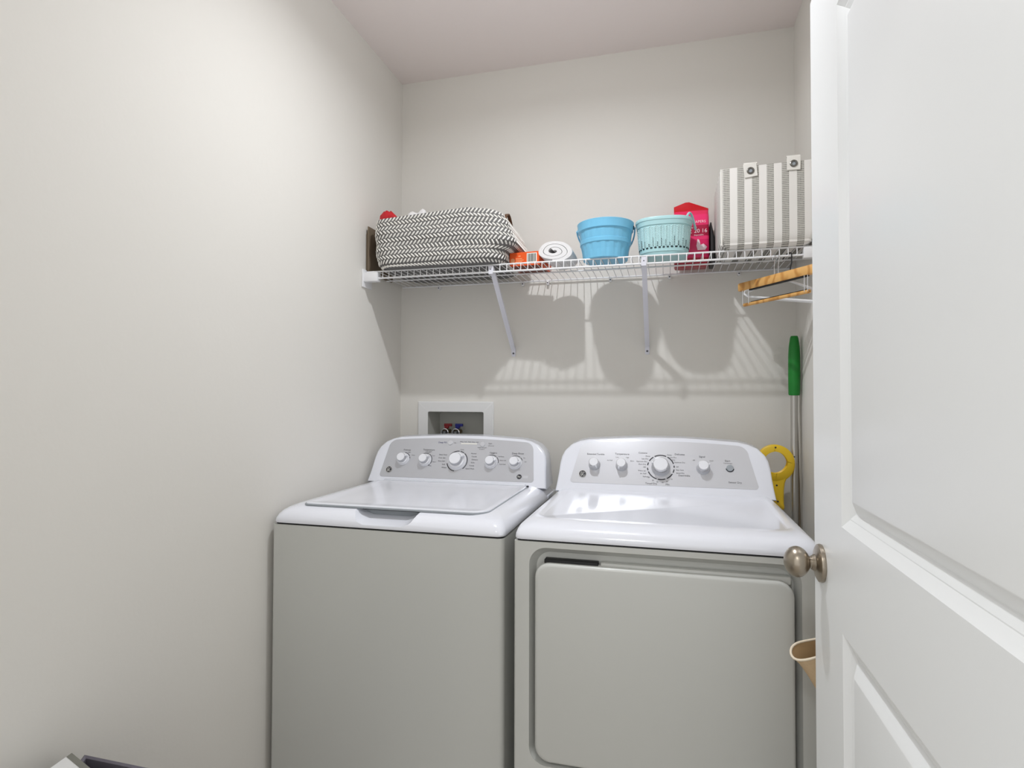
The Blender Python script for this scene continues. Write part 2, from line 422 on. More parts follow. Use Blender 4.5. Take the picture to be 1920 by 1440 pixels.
def console_body(parent, xc, y0, z0, y1, z1, yback, m, hw=0.343):
    """slanted control console with round shoulders"""
    L = math.hypot(y1 - y0, z1 - z0); es = Vector((0, (y1 - y0) / L, (z1 - z0) / L)); nn = Vector((0, -es.z, es.y))
    half = [(hw, 0.0), (hw - 0.004, 0.16), (hw - 0.007, 0.33), (hw - 0.009, 0.50), (hw - 0.013, 0.62), (hw - 0.022, 0.725), (hw - 0.042, 0.835), (hw - 0.070, 0.905), (hw - 0.10, 0.94), (hw - 0.19, 0.972), (0.07, 0.995)]
    out = [(x, s * L) for x, s in half] + [(-x, s * L) for x, s in reversed(half)]
    def P(x, s, d, k=1.0):
        return Vector((xc + x * k, y0, z0)) + es * s + nn * d
    cs = L * 0.5
    def ring(sc_in, d):
        return [P(x - math.copysign(sc_in, x), min(s, L * 0.97) if False else s - (sc_in if s > L * 0.3 else 0), d) for x, s in out]
    rings = [ring(0.008, 0.0), ring(0.0035, -0.0012), ring(0.0008, -0.005), ring(0, -0.010)]
    def back(k, yy): return [Vector((xc + x * k, yy, z0 + s * es.z - (0.003 if yy == yback else 0))) for x, s in out]
    rings.append(back(1.0, yback - 0.02)); rings.append(back(0.985, yback))
    bb = BM(); loft(bb, rings, (True, True))
    c = obj('console', bb, m, parent, 40)
    fr = frame((xc, y0, z0), (1, 0, 0), es, nn)
    return c, fr, L
def panel_plate(parent, fr, pts, m, h=0.001):
    bb = BM()
    lo = [fr @ Vector((x, s, -0.001)) for x, s in pts]; hi = [fr @ Vector((x, s, h)) for x, s in pts]
    loft(bb, [lo, hi], (True, True))
    return obj('control_panel', bb, m, parent, 30)

# ------------------------------------------------------------------ washing machine
WX0, WX1, WY0, WY1 = -1.091, -0.405, 1.439, 2.125
WXC = (WX0 + WX1) / 2
wm = thing('washing_machine', 'white top-loading washing machine with five white dials, left of the dryer', 'washing machine', (WXC, 1.78, 0))
b = BM()
o0 = rr(WX0, WX1, WY0, WY1, (0.014, 0.006, 0.006, 0.008), 5)
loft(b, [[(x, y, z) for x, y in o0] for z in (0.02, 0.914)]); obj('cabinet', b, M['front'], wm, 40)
b = BM(); o1 = rr(WX0 + 0.005, WX1 - 0.005, WY0 + 0.005, WY1 - 0.005, 0.012, 5)
loft(b, [[(x, y, z) for x, y in o1] for z in (0.913, 0.921)]); obj('seam', b, M['black'], wm, 40)
for x in (WX0 + 0.06, WX1 - 0.06):
    for y in (WY0 + 0.06, WY1 - 0.06):
        b = BM(); lathe(b, [(0.018, 0.0), (0.02, 0.004), (0.02, 0.012), (0.008, 0.014), (0.008, 0.022)], Matrix.Translation((x, y, 0)), 16)
        obj('foot', b, M['dark'], wm)
# top deck
zs = 0.919
prof = [(0.0, zs), (-0.001, zs + 0.004), (0.001, zs + 0.013), (0.006, zs + 0.022), (0.014, zs + 0.031), (0.026, zs + 0.038), (0.044, zs + 0.044), (0.062, zs + 0.0475)]
b = BM(); rings = []
for ins, z in prof:
    sx = ins * 0.80
    rings.append([(x, y, z) for x, y in rr(WX0 + sx, WX1 - sx, WY0 + ins, WY1 - ins * 0.15, 0.022 + ins * 0.6, 6)])
loft(b, rings); deck = obj('top_deck', b, M['white'], wm, 50)
# finger pocket below the lid edge
c = BM()
pk = [(-0.868, 0.985), (-0.846, 0.962), (-0.828, 0.948), (-0.806, 0.941), (-0.693, 0.941), (-0.672, 0.948), (-0.655, 0.962), (-0.634, 0.985)]
loft(c, [[(x, 1.40, z - (0.022 if z < 0.95 else 0.010 if z < 0.97 else 0)) for x, z in pk], [(x, 1.512, z + (0.004 if z < 0.95 else 0.002 if z < 0.97 else 0)) for x, z in pk]])
boolean(deck, c)
b = BM(); box(b, -0.836, -0.666, 1.506, 1.510, 0.9445, 0.9585); obj('pocket_back', b, M['grey'], wm)
b = BM(); box(b, -0.844, -0.658, 1.5015, 1.5075, 0.9570, 0.9660); obj('lid_gap', b, M['black'], wm)
# lid
zl = zs + 0.0475
b = BM(); o2 = rr(-1.0225, -0.4635, 1.4785, 1.957, (0.05, 0.012, 0.012, 0.02), 6)
loft(b, [[(x, y, z) for x, y in o2] for z in (zl - 0.003, zl + 0.0012)]); obj('lid_seam', b, M['grey'], wm, 40)
b = BM(); rings = []
for ins, z in ((0.0026, zl), (0.0026, zl + 0.003), (0.004, zl + 0.0046), (0.006, zl + 0.005), (0.016, zl + 0.005), (0.022, zl + 0.0035), (0.06, zl + 0.0025)):
    rr_ = rr(-1.0225 + ins, -0.4635 - ins, 1.4785 + ins, 1.957 - ins * (1 if ins < 0.01 else 1.3), (max(0.05 - ins, 0.01), 0.012, 0.012, 0.02), 6)
    rings.append([(x, y, z) for x, y in rr_])
loft(b, rings); obj('lid', b, M['white'], wm, 30)
b = BM(); box(b, -1.012, -0.474, 1.960, 1.972, zl - 0.002, zl + 0.009, 0.003); obj('hinge_strip', b, M['white'], wm)
b = BM(); box(b, -0.470, -0.462, 1.952, 1.962, zl - 0.002, zl + 0.0055, 0.001, 1); obj('hinge_pin', b, M['ink'], wm)
con, fr, L = console_body(wm, WXC, 1.978, 0.962, 2.068, 1.136, 2.128, M['white'])
def trap(hb, ht, s0, s1, rt, rb, arch=0.0, n=6):
    """plate outline, wider at the foot, with round top corners"""
    pts = [(-hb + rb, s0), (hb - rb, s0)]
    for i in range(1, n + 1):
        a = -PI / 2 + PI / 2 * i / n; pts.append((hb - rb + rb * math.cos(a), s0 + rb + rb * math.sin(a)))
    for i in range(n + 1):
        a = PI / 2 * i / n; pts.append((ht - rt + rt * math.cos(a), s1 - rt + rt * math.sin(a)))
    for i in range(1, 9):
        x = (ht - rt) * (1 - 2 * i / 9); pts.append((x, s1 + arch * (1 - (x / (ht - rt)) ** 2)))
    for i in range(n + 1):
        a = PI / 2 + PI / 2 * i / n; pts.append((-ht + rt + rt * math.cos(a), s1 - rt + rt * math.sin(a)))
    for i in range(n):
        a = PI + PI / 2 * i / n; pts.append((-hb + rb + rb * math.cos(a), s0 + rb + rb * math.sin(a)))
    return pts
panel_plate(wm, fr, trap(0.296, 0.284, 0.019, 0.170, 0.034, 0.010, 0.010), M['silver'])
ks = 0.088
for x, s, ang in ((-0.214, 0.090, 20), (-0.125, 0.088, 25), (0.132, 0.088, 5), (0.222, 0.088, -10)):
    dial_knob(wm, fr, x, s, 0.0245, 0.0175, 0.026, False, ang)
dial_knob(wm, fr, 0.002, 0.089, 0.035, 0.0245, 0.030, False, 22)
for x, r0_, r1_, segs in ((-0.214, 0.0262, 0.0284, ((30, 85), (10, 24))), (-0.125, 0.0262, 0.0284, ((-30, 62), (68, 130), (-52, -38))), (0.132, 0.0262, 0.0284, ((-5, 45), (52, 140))), (0.222, 0.0262, 0.0284, ((22, 48), (54, 120))), (0.002, 0.0375, 0.0405, ((-48, 52), (57, 80), (85, 140), (195, 262)))):
    for a0, a1 in segs:
        b = BM(); ring_sector(b, fr @ Matrix.Translation((x, 0.089, 0)), r0_, r1_, a0, a1, 0.0014); obj('dial_mark', b, M['ink'], wm, 0)
for x in (-0.037, 0.090):
    b = BM(); lathe(b, [(0, 0), (0.0095, 0), (0.0095, 0.002), (0.0085, 0.003), (0, 0.003)], fr @ Matrix.Translation((x, 0.163 - abs(x) * 0.06, 0.001)), 24)
    obj('button', b, M['silver_light'], wm)
b = BM(); vs_ = box(b, 0.006, 0.068, 0.1565, 0.1605, 0.0008, 0.0016)
for v in b.verts: v.co = fr @ v.co
obj('status_strip', b, M['label'], wm, 0)
b = BM()
def T(s_, size, x, s, align='CENTER', mi=0): text_into(b, s_, size, fr, x, s, 0.0015, align, 1.0, mi)
T('Deep Fill', 0.0092, -0.052, 0.161, 'RIGHT', 1); T('On', 0.006, -0.022, 0.160, 'LEFT')
T('Filling  Soak  Wash  Rinse  Spin', 0.0058, 0.037, 0.1655); T('Start', 0.007, 0.112, 0.161, 'LEFT'); T('Lid Locked', 0.005, 0.112, 0.152, 'LEFT')
T('Hold 3 seconds', 0.0055, 0.090, 0.144); T('to cancel', 0.0055, 0.090, 0.138)
T('Pretreat', 0.0088, -0.205, 0.127); T('Temperature', 0.0088, -0.117, 0.130); T('Wash / Rinse', 0.005, -0.117, 0.123)
T('Options', 0.0088, 0.136, 0.125); T('Deep Rinse', 0.0095, 0.228, 0.125)
for s_, a in (('Light', 70), ('Heavy', 35)): T(s_, 0.0055, -0.212 + 0.036 * math.cos(math.radians(a)), 0.089 + 0.031 * math.sin(math.radians(a)), 'LEFT')
for s_, a in (('Cold', 78), ('Cool', 35), ('Warm', -12), ('Hot', -45)): T(s_, 0.0055, -0.127 + 0.033 * math.cos(math.radians(a)), 0.089 + 0.031 * math.sin(math.radians(a)), 'LEFT')
for s_, a in (('Off', 90), ('2nd Rinse', 42), ('Fabric Soft', 14), ('Auto Soak', -12)): T(s_, 0.0055, 0.132 + 0.033 * math.cos(math.radians(a)), 0.089 + 0.033 * math.sin(math.radians(a)), 'LEFT')
for s_, a in (('On', 35), ('Off', 8)): T(s_, 0.0055, 0.222 + 0.034 * math.cos(math.radians(a)), 0.089 + 0.034 * math.sin(math.radians(a)), 'LEFT')
for i, s_ in enumerate(('Normal', 'Casuals', 'Delicates', 'Bulky', 'Towels', 'Speed Wash')): T(s_, 0.0066, 0.045 + (0.006, 0.010, 0.012, 0.011, 0.006, -0.006)[i], 0.120 - 0.0118 * i, 'LEFT')
for i, s_ in enumerate(('Deep Clean', 'Drain Spin', 'Rinse Spin', 'Soak', 'Whites')): T(s_, 0.0066, -0.041 - (0.0, 0.004, 0.004, 0.001, -0.006)[i], 0.112 - 0.0125 * i, 'RIGHT')
T('Cycle', 0.006, 0.014, 0.134)
for z in (-0.002, 0.004): T('HE' if z > 0 else '', 0.006, 0.244, 0.038)
obj('lettering', b, [M['ink'], M['ink_blue']], wm, 0)['kind'] = 'stuff'
emblem(wm, fr, -0.262, 0.047, 0.0125, True)
b = BM(); lathe(b, [(0, 0), (0.009, 0), (0.0085, 0.001), (0, 0.001)], fr @ Matrix.Translation((0.243, 0.038, 0.001)), 24); obj('efficiency_mark', b, M['ink'], wm)
b = BM(); text_into(b, 'he', 0.011, fr, 0.243, 0.038, 0.0024); obj('efficiency_letters', b, M['label'], wm, 0)
b = BM(); vs_ = box(b, 0.257, 0.275, 0.033, 0.043, 0.0008, 0.0014)
for v in b.verts: v.co = fr @ v.co
obj('badge', b, M['silver_light'], wm, 0)
b = BM(); box(b, -0.424, -0.4015, 2.005, 2.150, 0.921, 0.934, 0.002); obj('rear_flange', b, M['white'], wm)

# ------------------------------------------------------------------ dryer
EX0, EX1, EY0, EY1 = -0.364, 0.322, 1.389, 2.09
EXC = (EX0 + EX1) / 2
dr = thing('clothes_dryer', 'white front-loading clothes dryer with a plain square door, between washer and mops', 'dryer', (EXC, 1.74, 0))
b = BM(); o0 = rr(EX0, EX1, EY0, EY1, (0.010, 0.006, 0.006, 0.006), 5)
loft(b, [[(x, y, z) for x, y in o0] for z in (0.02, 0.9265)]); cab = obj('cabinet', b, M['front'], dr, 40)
c = BM()
ro_ = rr(-0.326, 0.281, 0.392, 0.9135, 0.042, 8); ri_ = rr(-0.314, 0.270, 0.398, 0.897, 0.036, 8)
loft(c, [[(x, EY0 - 0.01, z) for x, z in ro_], [(x, EY0 + 0.001, z) for x, z in ro_], [(x, EY0 + 0.030, z) for x, z in ri_]])
boolean(cab, c)
b = BM(); o1 = rr(EX0 + 0.005, EX1 - 0.005, EY0 + 0.005, EY1 - 0.005, 0.012, 5)
loft(b, [[(x, y, z) for x, y in o1] for z in (0.9255, 0.933)]); obj('seam', b, M['black'], dr, 40)
for x in (EX0 + 0.06, EX1 - 0.06):
    for y in (EY0 + 0.06, EY1 - 0.06):
        b = BM(); lathe(b, [(0.018, 0.0), (0.02, 0.004), (0.02, 0.012), (0.008, 0.014), (0.008, 0.022)], Matrix.Translation((x, y, 0)), 16)
        obj('foot', b, M['dark'], dr)
b = BM(); rings = []
dox = rr(-0.3115, 0.2665, 0.4035, 0.8775, 0.036, 8)
def inset2(pts, d, cx, cz):
    return [(x - math.copysign(min(d, abs(x - cx)), x - cx), z - math.copysign(min(d, abs(z - cz)), z - cz)) for x, z in pts]
for d, y in ((0.004, EY0 + 0.024), (0.0, EY0 + 0.020), (0.0, EY0 + 0.002), (0.0012, EY0 - 0.003), (0.004, EY0 - 0.006), (0.008, EY0 - 0.007)):
    rings.append([(x, y, z) for x, z in inset2(dox, d, -0.0225, 0.64)])
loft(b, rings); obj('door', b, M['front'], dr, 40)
b = BM(); box(b, -0.290, -0.160, EY0 + 0.006, EY0 + 0.029, 0.868, 0.8845, 0.002); obj('door_pull_slot', b, M['black'], dr)
b = BM(); box(b, -0.155, 0.262, EY0 + 0.010, EY0 + 0.0285, 0.866, 0.8845, 0.004); obj('door_stop', b, M['front'], dr)
zs = 0.931
b = BM(); rings = []
for ins, z in ((0.0, zs), (-0.001, zs + 0.004), (0.001, zs + 0.012), (0.006, zs + 0.021), (0.014, zs + 0.029), (0.028, zs + 0.0355), (0.046, zs + 0.040), (0.056, zs + 0.041)):
    sx = ins * 0.55
    rings.append([(x, y, z) for x, y in rr(EX0 + sx, EX1 - sx, EY0 + ins, EY1 - ins * 0.15, 0.020 + ins * 0.5, 6)])
rings.append([(x, y, zs + 0.041) for x, y in rr(EX0 + 0.040, EX1 - 0.040, EY0 + 0.085, 1.918, 0.03, 6)])
rings.append([(x, y, zs + 0.0375) for x, y in rr(EX0 + 0.046, EX1 - 0.046, EY0 + 0.096, 1.910, 0.03, 6)])
loft(b, rings); obj('top_deck', b, M['white'], dr, 50)
con, fr, L = console_body(dr, EXC, 1.926, 0.966, 2.022, 1.146, 2.088, M['white'])
panel_plate(dr, fr, trap(0.294, 0.272, 0.030, 0.176, 0.036, 0.010, 0.010), M['silver_light'])
for x, s, rb_, rc_, h, ang in ((-0.216, 0.094, 0.0195, 0.0165, 0.030, -60), (-0.126, 0.094, 0.0195, 0.0165, 0.030, -115), (0.132, 0.094, 0.0215, 0.0175, 0.030, 15)):
    dial_knob(dr, fr, x, s, rb_, rc_, h, True, ang)
dial_knob(dr, fr, 0.000, 0.092, 0.030, 0.0255, 0.033, True, 168)
f2 = fr @ Matrix.Translation((0.000, 0.093, 0))
for a0, a1 in ((18, 60), (66, 118), (124, 150), (158, 172), (184, 196), (202, 252), (258, 290), (297, 330), (336, 352), (0, 10)):
    b = BM(); ring_sector(b, f2, 0.0405, 0.0440, a0, a1, 0.0014); obj('dial_mark', b, M['ink'], dr, 0)
b = BM(); lathe(b, [(0, 0), (0.0105, 0), (0.0105, 0.004), (0.0095, 0.005), (0, 0.005)], fr @ Matrix.Translation((0.213, 0.097, 0.001)), 24)
bt = obj('start_button', b, M['grey'], dr)
b = BM(); ring_sector(b, fr @ Matrix.Translation((0.213, 0.097, 0)), 0.0105, 0.0128, 185, 355, 0.0016); obj('button_shadow_gap', b, M['ink'], dr, 0)
b = BM()
def T(s_, size, x, s, align='CENTER', mi=0): text_into(b, s_, size, fr, x, s, 0.0015, align, 1.0, mi)
T('Extended Tumble', 0.0082, -0.214, 0.133); T('Temperature', 0.0088, -0.126, 0.136)
for s_, x, s in (('Low', -0.142, 0.124), ('High', -0.108, 0.124), ('Air Fluff', -0.166, 0.112), ('Extra', -0.092, 0.112)): T(s_, 0.0055, x, s)
T('Cottons', 0.0085, -0.058, 0.142); T('Delicates', 0.0085, 0.060, 0.140); T('Dewrinkle', 0.0085, 0.073, 0.067); T('Timed Dry', 0.0085, -0.030, 0.036); T('Min.', 0.008, 0.022, 0.035)
for i, s_ in enumerate(('Damp', 'Less Dry', 'Optimum Dry', 'More Dry', 'Off')): T(s_, 0.006, -0.034 - (0.0, 0.006, 0.010, 0.013, 0.014)[i], 0.131 - 0.0098 * i, 'RIGHT')
for i, s_ in enumerate(('Damp', 'Less Dry', 'Dry', 'Optimum Dry')): T(s_, 0.006, 0.020 + (0.0, 0.008, 0.016, 0.022)[i], 0.137 - 0.0085 * i, 'LEFT')
for i, s_ in enumerate(('Off', 'Easy Care', 'Speed Dry')): T(s_, 0.006, 0.048, 0.096 - 0.0105 * i, 'LEFT')
for i, s_ in enumerate(('Warm Up', 'Air Fluff', 'Refresh')): T(s_, 0.006, -0.048 + (0, 0.002, 0.010)[i], 0.079 - 0.010 * i, 'RIGHT')
for s_, a in (('60', 224), ('50', 242), ('40', 258), ('30', 276), ('20', 292), ('10', 310)): T(s_, 0.006, 0.052 * math.cos(math.radians(a)), 0.093 + 0.052 * math.sin(math.radians(a)))
T('Signal', 0.0085, 0.130, 0.134); T('Off', 0.0055, 0.104, 0.121); T('Loud', 0.0055, 0.158, 0.121)
T('Start', 0.0085, 0.207, 0.122); T('Push to start', 0.005, 0.208, 0.114); T('Sensor Dry', 0.0085, 0.226, 0.050)
obj('lettering', b, M['ink'], dr, 0)['kind'] = 'stuff'
emblem(dr, fr, -0.254, 0.061, 0.0125, False)

# ------------------------------------------------------------------ wire shelf
SY, SZ = 1.980, 1.7485
sh = thing('wire_shelf', 'white wire shelf on two slanted braces along the back wall', 'shelf', (-0.328, 2.14, SZ))
def bar(name, y, z, r, x0=XL + 0.012, x1=XR - 0.010):
    bb = BM(); tube(bb, [(x0, y, z), (x1, y, z)], r, 10); obj(name, bb, M['wire'], sh, 50)
bar('front_rail', SY, SZ, 0.0030); bar('lower_rail', SY - 0.002, SZ - 0.026, 0.0036); bar('middle_rail', 2.14, SZ - 0.0035, 0.0030); bar('back_rail', YB - 0.012, SZ - 0.0035, 0.0034)
b = BM()
tube(b, [(0, YB - 0.006, SZ), (0, SY + 0.004, SZ), (0, SY - 0.0035, SZ - 0.0015), (0, SY - 0.005, SZ - 0.010), (0, SY - 0.0055, SZ - 0.0275)], 0.0015, 6)
proto = obj('deck_wire', b, M['wire'], None, 60)
proto.data.transform(Matrix.Translation((0, -2.14, -SZ))); proto.parent = sh
x = XL + 0.030; first = True; px0 = x
while x < XR - 0.02:
    o = proto if first else proto.copy()
    if not first: C.objects.link(o)
    o.location = (x + 0.328, 0, 0); first = False
    x += 0.0254
for x in (-0.606, -0.0735):                                  # slanted braces
    b = BM()
    p0, p1 = Vector((x, SY + 0.002, SZ - 0.010)), Vector((x, YB - 0.012, 1.470))
    d = (p1 - p0).normalized(); nrm = Vector((0, -d.z, d.y))
    if nrm.y > 0: nrm = -nrm
    w_ = 0.0085
    def sect(p, wd, th): return [p + Vector((-wd, 0, 0)), p + Vector((wd, 0, 0)), p + Vector((wd, 0, 0)) - nrm * th, p + Vector((wd - 0.0018, 0, 0)) - nrm * th, p + Vector((wd - 0.0018, 0, 0)) - nrm * 0.0018, p + Vector((-wd + 0.0018, 0, 0)) - nrm * 0.0018, p + Vector((-wd + 0.0018, 0, 0)) - nrm * th, p + Vector((-wd, 0, 0)) - nrm * th]
    loft(b, [sect(p0, w_, 0.006), sect(p0 + d * 0.02, w_, 0.010), sect(p1 - d * 0.03, w_, 0.010), sect(p1, w_, 0.003)])
    # foot plate on the wall, hook at the rail
    loft(b, [[(x + q * w_ * sx, y, 1.478 - 0.036 * k) for sx, y in ((-1, YB - 0.012 + k * 0.009), (1, YB - 0.012 + k * 0.009), (1, YB - 0.0005), (-1, YB - 0.0005))] for k, q in ((0, 1), (0.5, 1), (1, 0.85))])
    box(b, x - w_, x + w_, SY - 0.008, SY - 0.0055, SZ - 0.034, SZ - 0.004, 0.001, 1)
    box(b, x - w_, x + w_, SY - 0.0065, SY + 0.006, SZ - 0.034, SZ - 0.0305, 0.001, 1)
    br = obj('brace', b, M['bracket'], sh, 35)
    b = BM(); lathe(b, [(0, 0), (0.0042, 0), (0.0032, 0.0016), (0, 0.002)], axis_frame((x, YB - 0.0065, 1.455), (0, -1, 0.1)), 12); obj('screw', b, M['screw'], br)
    b = BM(); lathe(b, [(0, 0), (0.0022, 0), (0.0018, 0.0008), (0, 0.001)], axis_frame((x, SY - 0.008, SZ - 0.017), (0, -1, 0)), 10); obj('screw', b, M['screw'], br)
for xa, xb, s in ((XL + 0.0005, XL + 0.062, 1), (XR - 0.0005, XR - 0.042, -1)):    # end brackets
    b = BM()
    box(b, min(xa, xb), max(xa, xb), SY - 0.014, SY + 0.016, SZ - 0.038, SZ - 0.003, 0.003)
    box(b, min(xa, xa + s * 0.006), max(xa, xa + s * 0.006), SY - 0.020, SY + 0.050, SZ - 0.058, SZ + 0.010, 0.002)
    obj('end_bracket', b, M['wire'], sh)
for x in (-0.930, -0.565, -0.462, -0.213, 0.010, 0.258):      # wall clips under the back rail
    b = BM()
    box(b, x - 0.005, x + 0.005, YB - 0.018, YB - 0.0003, SZ - 0.020, SZ - 0.001, 0.002)
    cl = obj('wall_clip', b, M['wire'], sh)
    b = BM(); lathe(b, [(0, 0), (0.0028, 0), (0.002, 0.0015), (0, 0.0018)], axis_frame((x, YB - 0.018, SZ - 0.013), (0, -1, 0)), 10); obj('screw', b, M['screw'], cl)
DK = SZ + 0.0016                                              # top of the deck wires

# ------------------------------------------------------------------ woven basket
bk = thing('woven_basket', 'large slouchy grey and white chevron woven basket at the shelf left end', 'basket', (-0.80, 2.13, DK))
NA, NH = 96, 16
def basket_pt(a, h, off=0.0):
    """a: 0..1 round the basket, h: 0..1 up the wall"""
    x0, x1 = -1.060 + 0.012 * (1 - h) ** 3, -0.556 + 0.046 * min(max((h - 0.22) / 0.18, 0), 1) ** 1.2 - 0.060 * h ** 2.2
    y0, y1 = 1.944 - 0.006 * math.sin(PI * h), 2.262
    if h < 0.12:
        k = (1 - h / 0.12) ** 2 * 0.020; x0 += k; x1 -= k * 1.2; y0 += k * 0.7; y1 -= k
    rad = 0.065 - 0.012 * h
    pr = [(x0, x1, y0, y1)]
    w_, d_ = x1 - x0 - 2 * rad, y1 - y0 - 2 * rad
    arc = PI / 2 * rad; per = 2 * (w_ + d_) + 4 * arc; t_ = (a % 1.0) * per
    segs = [('l', w_, (x0 + rad, y0), (1, 0)), ('a', arc, (x1 - rad, y0 + rad), -90), ('l', d_, (x1, y0 + rad), (0, 1)), ('a', arc, (x1 - rad, y1 - rad), 0),
            ('l', w_, (x1 - rad, y1), (-1, 0)), ('a', arc, (x0 + rad, y1 - rad), 90), ('l', d_, (x0, y1 - rad), (0, -1)), ('a', arc, (x0 + rad, y0 + rad), 180)]
    for kind, ln, o_, d in segs:
        if t_ <= ln + 1e-9:
            if kind == 'l':
                x, y = o_[0] + d[0] * t_, o_[1] + d[1] * t_; nx, ny = d[1], -d[0]
            else:
                an = math.radians(d) + t_ / rad; nx, ny = math.cos(an), math.sin(an); x, y = o_[0] + rad * nx, o_[1] + rad * ny
            break
        t_ -= ln
    u = (x + 1.060) / 0.52
    ztop = 1.931 + 0.026 * min(max(u, 0), 1) ** 0.9 - 0.030 * max(0, u - 0.72) / 0.3
    ztop -= 0.010 * min(max((y - 2.02) / 0.15, 0), 1)
    wob = 0.0025 * math.sin(9 * x + 5 * h * 3) * math.sin(PI * h)
    # a slouch crease low on the right of the front
    z = DK + 0.001 + (ztop - DK) * h
    return Vector((x + nx * (off + wob), y + ny * (off + wob), z))
b = BM(); rings = []
rings.append([basket_pt(i / NA, 0.0, -0.02) for i in range(NA)])
for k in range(NH + 1): rings.append([basket_pt(i / NA, k / NH) for i in range(NA)])
for k in range(NH, 0, -1):
    rings.append([basket_pt(i / NA, k / NH, -0.012) + Vector((0, 0, 0.002 if k == NH else 0)) for i in range(NA)])
rings.append([basket_pt(i / NA, 0.04, -0.02) for i in range(NA)])
loft(b, rings); obj('basket_wall', b, M['basket'], bk, 60)
b = BM(); ROWS, COLS = 12, 106
for k in range(ROWS):
    for j in range(COLS):
        h = (k + 0.5) / ROWS; a = (j + 0.5 * (k % 2)) / COLS
        c0 = basket_pt(a, h, 0.0016); ta = (basket_pt(a + 0.002, h) - basket_pt(a - 0.002, h)).normalized()
        th = (basket_pt(a, min(h + 0.02, 1)) - basket_pt(a, h - 0.02)).normalized(); nn = ta.cross(th).normalized()
        sg = 1 if k % 2 else -1
        d = (ta * 0.72 + th * 0.72 * sg).normalized(); e = nn.cross(d)
        l_, w_, t_ = 0.0107, 0.0030, 0.0024
        V = [b.verts.new(c0 + d * q) for q in (-l_, l_)] + [b.verts.new(c0 + d * (s1 * l_ * 0.62) + e * (s2 * w_)) for s1 in (-1, 1) for s2 in (-1, 1)] + [b.verts.new(c0 + d * (s1 * l_ * 0.55) + nn * t_) for s1 in (-1, 1)]
        A_, B_, m1, m2, p1_, p2_, t1, t2 = V
        for f in ((A_, t1, m1), (A_, m2, t1), (B_, p1_, t2), (B_, t2, p2_), (t1, t2, p1_, m1), (t1, m2, p2_, t2)): b.faces.new(f)
st = obj('weave_strands', b, M['strand'], bk, 60); st['kind'] = 'stuff'
def strap(pts, wv, hw_, th):
    bb = BM(); rings = []
    for i, p in enumerate(pts):
        p = Vector(p); tt = (Vector(pts[min(i + 1, len(pts) - 1)]) - Vector(pts[max(i - 1, 0)])).normalized()
        wv_ = Vector(wv); n_ = tt.cross(wv_).normalized()
        rings.append([p + wv_ * hw_ + n_ * th, p - wv_ * hw_ + n_ * th, p - wv_ * hw_ - n_ * th, p + wv_ * hw_ - n_ * th])
    loft(bb, rings); return bb
obj('handle', strap([(-0.562, 1.995 + 0.10 * k / 6, 1.912 + 0.034 * math.sin(PI * k / 6)) for k in range(7)], (1, 0, 0), 0.006, 0.002), M['leather'], bk)
obj('handle', strap([(-0.80 + 0.11 * k / 6, 2.245, 1.945 + 0.050 * math.sin(PI * k / 6)) for k in range(7)], (0, 1, 0), 0.006, 0.002), M['leather'], bk)

# red pouch and white cloth lying in the basket
b = BM(); rings = []
for k, (hx, hy, z) in enumerate(((0.040, 0.026, 1.80), (0.044, 0.028, 1.90), (0.040, 0.022, 1.945), (0.028, 0.012, 1.968), (0.015, 0.005, 1.981))):
    cx = -1.016 - 0.012 * (k > 2)
    rings.append([(cx + hx * math.cos(2 * PI * i / 20) * (1 + 0.08 * math.cos(4 * PI * i / 20)), 2.005 + hy * math.sin(2 * PI * i / 20), z + 0.004 * math.sin(6 * PI * i / 20)) for i in range(20)])
loft(b, rings); rp = obj('pouch', b, M['red'], None); tag(rp, 'red fabric pouch peeking over the left rim of the woven basket', 'pouch')
b = BM(); box(b, -1.012, -0.992, 1.976, 1.982, 1.89, 1.958, 0.002); obj('zip_flap', b, M['red'], rp)
b = BM(); bmesh.ops.create_icosphere(b, subdivisions=4, radius=1.0)
for v in b.verts:
    c = v.co.copy(); q = 1 + 0.10 * math.sin(9 * c.x + 3 * c.y) + 0.07 * math.sin(13 * c.y + 5 * c.z)
    v.co = Vector((-0.905 + 0.070 * c.x * q, 2.035 + 0.062 * c.y * q, 1.896 + 0.082 * c.z * q))
wc = obj('folded_cloth', b, M['towel'], None, 80); tag(wc, 'white terry cloth heaped inside the woven basket next to the red pouch', 'cloth')

# flattened brown carton between the basket and the left wall
fc = thing('folded_carton', 'flattened dark brown carton wedged between the woven basket and the left wall', 'carton', (-1.100, 2.05, DK))
b = BM(); box(b, -1.1075, -1.1030, 1.990, 2.20, DK, 1.9000, 0.0008, 1); obj('board', b, M['card'], fc)
b = BM(); box(b, -1.0995, -1.0950, 1.985, 2.19, DK, 1.925, 0.0008, 1); obj('board', b, M['card'], fc)

# ------------------------------------------------------------------ orange box
rz = Matrix.Rotation(math.radians(-5), 4, 'Z')
ob = thing('orange_box', 'small flat orange carton with a white barcode label beside the woven basket', 'box', (-0.552, 2.032, DK))
fo = Matrix.Translation((-0.552, 2.032, DK + 0.0006)) @ rz
def place(bm, m4):
    for v in bm.verts: v.co = m4 @ v.co
    return bm
b = BM(); box(b, 0, 0.113, 0, 0.155, 0.0, 0.049, 0.0012, 1); obj('carton', place(b, fo), M['orange'], ob)
b = BM(); box(b, 0.066, 0.104, -0.0006, 0.0, 0.008, 0.044); lb = obj('barcode_label', place(b, fo), M['label'], ob, 0)
b = BM(); xx = 0.070
for wd in (2, 1, 3, 1, 2, 4, 1, 2, 1, 3, 2):
    if xx + wd * 0.0007 > 0.101: break
    box(b, xx, xx + wd * 0.0009, -0.0011, -0.0004, 0.013, 0.041); xx += wd * 0.0009 + 0.0013
obj('barcode', place(b, fo), M['dark'], lb, 0)
b = BM()
